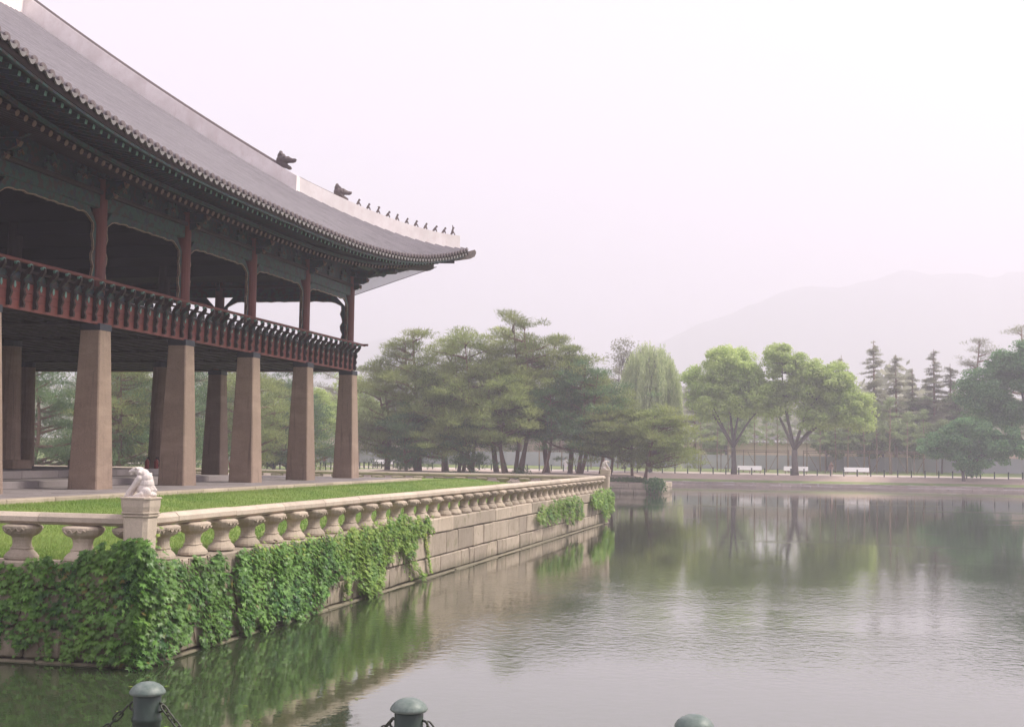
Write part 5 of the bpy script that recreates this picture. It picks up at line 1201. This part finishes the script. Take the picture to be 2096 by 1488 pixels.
# corner mass: right face and left face round the corner
pr = [(19.9, 2.02), (20.45, 1.98), (20.9, 1.70), (21.6, 1.62), (22.5, 1.66), (23.3, 1.60), (23.7, 1.40), (23.8, .75), (23.55, .25), (23.2, .02), (22.6, .10), (22.3, .55), (21.9, .30), (21.2, .12), (20.3, .02), (19.9, .05)]
pl = [(-10.75, 2.05), (-11.25, 2.02), (-11.6, 1.80), (-12.3, 1.74), (-13.2, 1.72), (-14.2, 1.68), (-15.5, 1.70), (-18, 1.66), (-18, .35), (-14.5, .22), (-13.4, .36), (-12.9, .24), (-12.5, .50), (-12.2, .20), (-11.9, .10), (-11.3, .08), (-10.75, .02)]
sm = cover('y', pr, 2000, .34, XW, 1, bulge=lambda u, z: .5+.9*math.exp(-((u-20.4)/1.2)**2))+cover('x', pl, 3300, .30, YN, -1, bulge=lambda u, z: .6+.7*math.exp(-((u+11)/1.0)**2))+cover('x', [(-12.5, 1.66), (-11.9, 1.86), (-11.4, 2.06), (-11.0, 2.16), (-10.75, 2.1), (-10.75, 1.6)], 420, .30, YN, -1)
sm += runners('y', pr, XW, 1, 30)+runners('x', pl, YN, -1, 40)
for _ in range(330):   # rounding the corner itself
    a = random.uniform(-.2, 1.77); z = random.uniform(.1, 2.0); r = .34*random.uniform(.5, 1)*(1 if z < 1.7 else .8); sm.append(((XW-.06+r*math.cos(-a)*1.0, YN+.06-r*math.sin(a), z), (math.cos(a), -math.sin(a), .1), random.uniform(.7, 1.15)))
T = ivy('ivy_plant', 'dense dark green ivy mass round the near corner beneath the stone beast post', sm, 'ivy', 300, .135)
vines(T, 'y', [20.6+.35*k for k in range(9)], XW, 1, .1, 1.68); vines(T, 'x', [-11.2-.4*k for k in range(8)], YN, -1, .15, 1.68)
T = ivy('ivy_plant', 'yellow green ivy sprig climbing the right side of the near post', [((XW-.02+random.gauss(0, .05), YN+.36+random.gauss(0, .07), z), (1, -.3, 0), random.uniform(.35, .8)) for z in np.linspace(1.6, 2.56, 150)], 'ivy_young', 60, .12)
p2 = [(23.75, 1.62), (24.4, 1.72), (25.5, 1.68), (26.8, 1.66), (27.6, 1.72), (28.4, 1.70), (29.3, 1.62), (29.5, 1.1), (29.7, .72), (29.1, .62), (28.7, .5), (28.5, .05), (27.6, .02), (27.1, -.02), (26.4, .10), (25.8, .12), (25.2, .05), (24.8, .4), (24.4, .05), (24.1, .05), (23.85, .5)]
T = ivy('ivy_plant', 'middle ivy curtain on the wall ending in a straight edge above the water', cover('y', p2, 3800, .30, XW, 1)+runners('y', p2, XW, 1, 40), 'ivy', 300, .125)
vines(T, 'y', [24+.45*k for k in range(13)], XW, 1, .05, 1.66)
p3 = [(29.35, 1.62), (30.4, 1.72), (31.6, 1.74), (32.8, 1.78), (33.7, 1.88), (34.3, 2.02), (34.6, 1.86), (35.3, 1.78), (36.1, 1.70), (36.6, 1.74), (37.4, 1.72), (37.2, 1.34), (36.6, 1.40), (36.0, 1.30), (35.4, 1.15), (35.5, .7), (36.4, .10), (35.9, .06), (35.3, .5), (34.6, .95), (34.2, 1.1), (33.6, .9), (33.0, .74), (32.7, .2), (32.3, -.02), (31.5, .0), (31.0, .35), (30.7, .75), (30.3, .15), (29.9, .25), (30.2, .8), (29.6, .75)]
T = ivy('ivy_plant', 'lighter green ivy beyond the middle curtain with trailing tails down to the water', cover('y', p3, 3700, .27, XW, 1)+runners('y', p3, XW, 1, 60), 'ivy_light', 200, .118)
vines(T, 'y', [29.8+.5*k for k in range(13)], XW, 1, .1, 1.7)
T = ivy('ivy_plant', 'thin trailing ivy strand past the end of the lighter ivy', [((XW+.05+random.random()*.06, 36.6+(37.3-36.6)*t+random.gauss(0, .05), 1.3-t*1.15), (1, 0, 0), random.uniform(.5, .9)) for t in np.linspace(0, 1, 150)], 'ivy_young', 0, .11)
T = ivy('ivy_plant', 'yellow tipped young ivy along the coping above the middle curtain', cover('y', [(24.2, 1.74), (30.0, 1.80), (34.6, 1.95), (36.5, 1.76), (36.5, 1.45), (30.0, 1.40), (27.5, 1.28), (24.2, 1.42)], 620, .30, XW, 1), 'ivy_young', 120, .095)
vines(T, 'y', [25+.9*k for k in range(12)], XW, 1, 1.3, 1.7)
p4 = [(51.6, 1.15), (52.6, 1.5), (54.2, 1.45), (55.4, 1.72), (57.5, 1.66), (59.6, 1.75), (61.8, 1.55), (62.6, 1.2), (62.0, .62), (60.8, .55), (60.3, .9), (59.6, .42), (58.6, .6), (57.4, .95), (56, .72), (54.0, .8), (52.6, .72)]
T = ivy('ivy_plant', 'bright ivy clump on the far part of the wall left of the last clump', cover('y', p4, 1500, .38, XW, 1), 'ivy_light', 0, .15); vines(T, 'y', [53, 55, 57, 59, 61], XW, 1, .7, 1.6)
p5 = [(64.6, 1.5), (66.2, 1.74), (67.0, 1.95), (68.4, 1.76), (71.4, 1.78), (71.9, 1.3), (71.7, .55), (70.2, .5), (69.6, .12), (68.8, .35), (68.0, .9), (66.6, .86), (65.2, 1.0)]
T = ivy('ivy_plant', 'last bright ivy clump at the far corner of the wall', cover('y', p5, 1500, .42, XW, 1), 'ivy_light', 0, .155); vines(T, 'y', [66, 68, 70, 71], XW, 1, .4, 1.6)

# ================================================================== BENCHES, BOLLARDS, PEOPLE AND SMALL THINGS
def bench(x, y, z, label):
    B = empty('bench', (x, y, z)); tag(B, label, 'bench', 'white backed benches on the far bank')
    mb = MB(); mb.prism([(-.62, .42), (-.58, .42), (-.16, .98), (-.20, .98)], 'x', -1.55, 1.55); obj('white_panel', mb.mesh('white_panel', M['bench_white']), B, loc=(x, y, z))
    mb = MB(); mb.cbox(-1.6, 1.6, -.62, -.1, .36, .41, .008); obj('seat', mb.mesh('seat', M['bench_wood']), B, loc=(x, y, z))
    for sx in (-1.35, 0, 1.35):
        mb = MB(); mb.box(-.04, .04, -.58, -.50, 0, .36); mb.box(-.04, .04, -.18, -.10, 0, .36); mb.box(-.035, .035, -.50, -.18, .27, .33); obj('leg', mb.mesh('leg', M['bench_wood']), B, loc=(x+sx, y, z))
bench(-8.4, 176, 1.47, 'white backed bench just right of the slim forked tree'); bench(-2.5, 176, 1.47, 'white backed bench half hidden by the thick forked trunk')
bench(5.1, 176, 1.47, 'white backed bench standing free right of the wide bright tree'); bench(-58.5, 176, 1.47, 'white backed bench far left behind the low pines')

# chained bollards on the near bank
def bollard_proto():
    T = empty('bollard', (-2.37, 4.47, 2.056)); b = MB()
    prof = [(.085, 0), (.085, .05), (.066, .08), (.052, .12), (.050, .60), (.054, .605), (.054, .618), (.050, .623), (.050, .697), (.046, .702)]
    b.loft([[(r*math.cos(k*math.pi/12), r*math.sin(k*math.pi/12), z) for k in range(24)] for r, z in prof])
    obj('post', b.mesh('post', M['iron'], False), T, loc=(-2.37, 4.47, 2.056)); T.children[0].data.polygons.foreach_set('use_smooth', [True]*len(T.children[0].data.polygons))
    b = MB(); prof = [(.048, .697), (.060, .700), (.0655, .706), (.064, .712), (.0555, .725), (.043, .735), (.028, .742), (.012, .745), (.002, .7455)]
    b.loft([[(r*math.cos(k*math.pi/14), r*math.sin(k*math.pi/14), z) for k in range(28)] for r, z in prof]); obj('cap', b.mesh('cap', M['cap'], True), T, loc=(-2.37, 4.47, 2.056))
    for s in (-1, 1):
        b = MB(); b.tube([(s*(.05+.018*math.sin(a)), 0, .655+.016*math.cos(a)) for a in np.linspace(-.3, math.pi+.3, 9)], .0045, 6); obj('ring', b.mesh('ring', M['chain']), T, loc=(-2.37, 4.47, 2.056))
    return T
B0 = bollard_proto(); XBOL = [-2.37, -1.37, -.39]
tag(B0, 'green iron bollard with a domed cap at lower left in front of the ivy reflection', 'bollard', 'chained bollards on the near bank')
tag(dup(B0, (-1.37, 4.45, 2.056)), 'middle green iron bollard with a domed cap at the bottom of the picture', 'bollard', 'chained bollards on the near bank')
tag(dup(B0, (-.39, 4.45, 2.056)), 'rightmost near bollard of which only the domed cap shows', 'bollard', 'chained bollards on the near bank')
lk = MB(); pts = []
for k in range(17):
    a = 2*math.pi*k/16; pts.append((.0105*math.cos(a), .0135*math.sin(a)+math.copysign(.010, math.sin(a)) if abs(math.sin(a)) > 1e-6 else 0, 0))
lk.tube(pts, .0034, 6, cap=False); LKM = lk.mesh('link', M['chain'], True)
def chain(xa, xb, label, y=4.46, z=2.715, sag=.25):
    T = empty('chain', (xa, y, z)); tag(T, label, 'chain', 'chains between the near bollards'); L = xb-xa; n = 200; P_ = [Vector((xa+L*i/n, y, z-sag*4*(i/n)*(1-i/n))) for i in range(n+1)]
    acc = 0; k = 0; nxt = .015
    for i in range(n):
        d = (P_[i+1]-P_[i]).length; acc += d
        if acc >= nxt:
            t = (P_[i+1]-P_[i]).normalized(); q = t.to_track_quat('Y', 'Z').to_matrix().to_4x4(); obj('link', LKM, T, mw=Matrix.Translation(P_[i]) @ q @ Matrix.Rotation(R(90*(k % 2)+20), 4, 'Y')); k += 1; nxt += .0335
chain(-3.32, -2.44, 'iron chain hanging left of the lower left bollard'); chain(-2.30, -1.44, 'iron chain hanging between the lower left and middle bollards')
chain(-1.30, -.46, 'iron chain hanging between the middle and rightmost bollards'); 
# far bollards along the path
fb = MB(); fb.tube([(0, 0, 0), (0, 0, .78)], .075, 8); fb.tube([(0, 0, .78), (0, 0, .84), (0, 0, .88)], [.11, .10, .03], 8); FBM = fb.mesh('far_bollard', M['iron'])
i = 0; x_ = -63.0
while x_ < 30:
    o = obj('bollard', FBM, loc=(x_, 171.1+random.uniform(-.05, .05), 1.34)); tag(o, 'small dark bollard in the long row along the far path', 'bollard', 'bollards along the far path'); x_ += 1.62
yy_ = 112.0
while yy_ < 166:
    tag(obj('bollard', FBM, loc=(-53.2, yy_, 1.45)), 'small dark bollard in the row on the bank behind the pavilion', 'bollard', 'bollards behind the pavilion'); yy_ += 1.62

def person(x, y, z, rz, label, top, legs, pose='stand', s=1.0):
    T = empty('person', (x, y, z), 0)
    tag(T, label, 'person'); mw = Matrix.Translation((x, y, z)) @ Matrix.Rotation(rz, 4, 'Z') @ Matrix.Scale(s, 4)
    if pose == 'stand':
        LG = [([(.0, sy*.09, .92), (.03, sy*.10, .50), (-.02, sy*.11, .07)], [.095, .062, .045]) for sy in (-1, 1)]; hz = .0; dx = 0
        AR = [([(0, sy*.19, 1.40), (-.03, sy*.26, 1.12), (.06, sy*.25, .86)], [.052, .042, .034]) for sy in (-1, 1)]
    else:
        LG = [([(0, sy*.10, .50), (.42, sy*.11, .50), (.44, sy*.11, .07)], [.095, .07, .045]) for sy in (-1, 1)]; hz = -.42; dx = 0
        AR = [([(0, sy*.19, 1.40+hz), (.08, sy*.25, 1.14+hz), (.32, sy*.14, 1.08+hz)], [.052, .042, .034]) for sy in (-1, 1)]
    torso = ([(0, 0, .94+hz), (0, 0, 1.15+hz), (0, 0, 1.38+hz)], [.145, .13, .15]); head = ((.01, 0, 1.62+hz), (.095, .078, .115))
    feet = [((.09 if pose == 'stand' else .52, sy*.11, .04), (.12, .045, .04)) for sy in (-1, 1)]
    fingers = [([AR[k][0][-1], (AR[k][0][-1][0]+.05, AR[k][0][-1][1]+dy, AR[k][0][-1][2]-.07)], [.016, .010]) for k in (0, 1) for dy in (-.02, 0, .02)]
    body = blob('body', [head, ((.10, 0, 1.61+hz), (.022, .018, .025))]+feet, LG+AR+fingers+[torso, ([(0, 0, 1.38+hz), (0, 0, 1.55+hz)], [.07, .055])], M['skin'], .022, 1); obj('body', body, T, mw=mw)
    obj('shirt', blob('shirt', [], [(torso[0], [r_+.022 for r_ in torso[1]])]+[(a[0][:2], [a[1][0]+.018, a[1][1]+.018]) for a in AR]+[([(0, -.16, 1.40+hz), (0, .16, 1.40+hz)], .08)], M[top], .024, 1), T, mw=mw)
    obj('trousers', blob('trousers', [((0, 0, .95+hz), (.15, .17, .10))], [(l[0], [r_+.02 for r_ in l[1]]) for l in LG], M[legs], .024, 1), T, mw=mw)
    obj('hair', blob('hair', [((-.02, 0, 1.665+hz), (.095, .088, .085)), ((-.055, 0, 1.60+hz), (.06, .075, .08))], [], M['black'], .02, 1), T, mw=mw)
person(-66.0, 168.6+4, 1.38, R(-100), 'person in a red top and dark trousers standing beyond the fourth pillar', 'redcloth', 'black')
person(1.9, 173.5, 1.38, R(-90), 'dark haired person in pale clothes on the path left of the right hand bench', 'bench_wood', 'far_stone', 'stand')
person(-32.4, 173.6, 1.38, R(-60), 'person in white on the path seen between the pine trunks', 'whitecloth', 'whitecloth', 'stand', .98)
person(-54.6, 118.0, 1.45, R(-90), 'person in white and red behind the third pillar', 'whitecloth', 'redcloth', 'stand')
# fire extinguishers by the inner pillar
def extinguisher(x, y, z, label):
    T = empty('fire_extinguisher', (x, y, z)); tag(T, label, 'fire extinguisher', 'fire extinguishers under the pavilion'); b = MB()
    b.loft([[(r*math.cos(k*math.pi/7), r*math.sin(k*math.pi/7), zz) for k in range(14)] for r, zz in ((.08, 0), (.085, .02), (.085, .26), (.065, .31), (.03, .34), (.03, .37))]); obj('cylinder_body', b.mesh('cylinder_body', M['ext_red'], False), T, loc=(x, y, z))
    b = MB(); b.box(-.02, .10, -.015, .015, .37, .39); b.box(-.02, .12, -.012, .012, .41, .43); b.tube([(0, 0, .36), (0, 0, .43)], .018, 8); obj('handle', b.mesh('handle', M['black']), T, loc=(x, y, z))
    b = MB(); b.tube([(.02, 0, .39), (.12, 0, .34), (.13, 0, .2), (.105, 0, .08)], .012, 6); obj('hose', b.mesh('hose', M['black']), T, loc=(x, y, z))
extinguisher(-24.45, 46.2, 2.86, 'red fire extinguisher on the step beside the dark inner pillar'); extinguisher(-24.72, 46.0, 2.86, 'second red fire extinguisher left of the first on the step')
# floating leaves on the water
fl = MB(); fl.add([(-.05, 0, 0), (0, -.02, .004), (.06, 0, .002), (0, .022, .005)], [(0, 1, 2, 3)]); flm = fl.mesh('floating_leaf', M['ivy_young'])
for i, (a_, b_) in enumerate(((-10.2, 18.7), (-9.7, 18.9), (-9.4, 16.9), (-7.9, 17.8), (-8.3, 16.2), (-6.6, 18.8))):
    tag(obj('floating_leaf', flm, loc=(a_, b_, .008), rz=i*1.1), ['pale leaf floating below the left wall left of the corner ivy', 'pale leaf floating close under the corner of the wall', 'pale leaf floating left of the lower left bollard cap', 'pale leaf floating right of the lower left bollard cap', 'pale leaf floating nearest the lower left bollard', 'pale leaf floating furthest right below the middle ivy curtain'][i], 'leaf', 'leaves floating on the pond')

# ================================================================== HAZE
hz = MB(); hz.box(-2650, 2650, -58, 3100, -2.2, 380); m, t, b = nodes('haze_air'); t.nodes.remove(b)
pv = t.nodes.new('ShaderNodeVolumePrincipled'); pv.inputs['Color'].default_value = (.81, .785, .885, 1); pv.inputs['Density'].default_value = .00120; pv.inputs['Anisotropy'].default_value = .3
t.links.new(pv.outputs[0], t.nodes['Material Output'].inputs['Volume'])
tag(obj('haze', hz.mesh('haze', m)), kind='stuff')
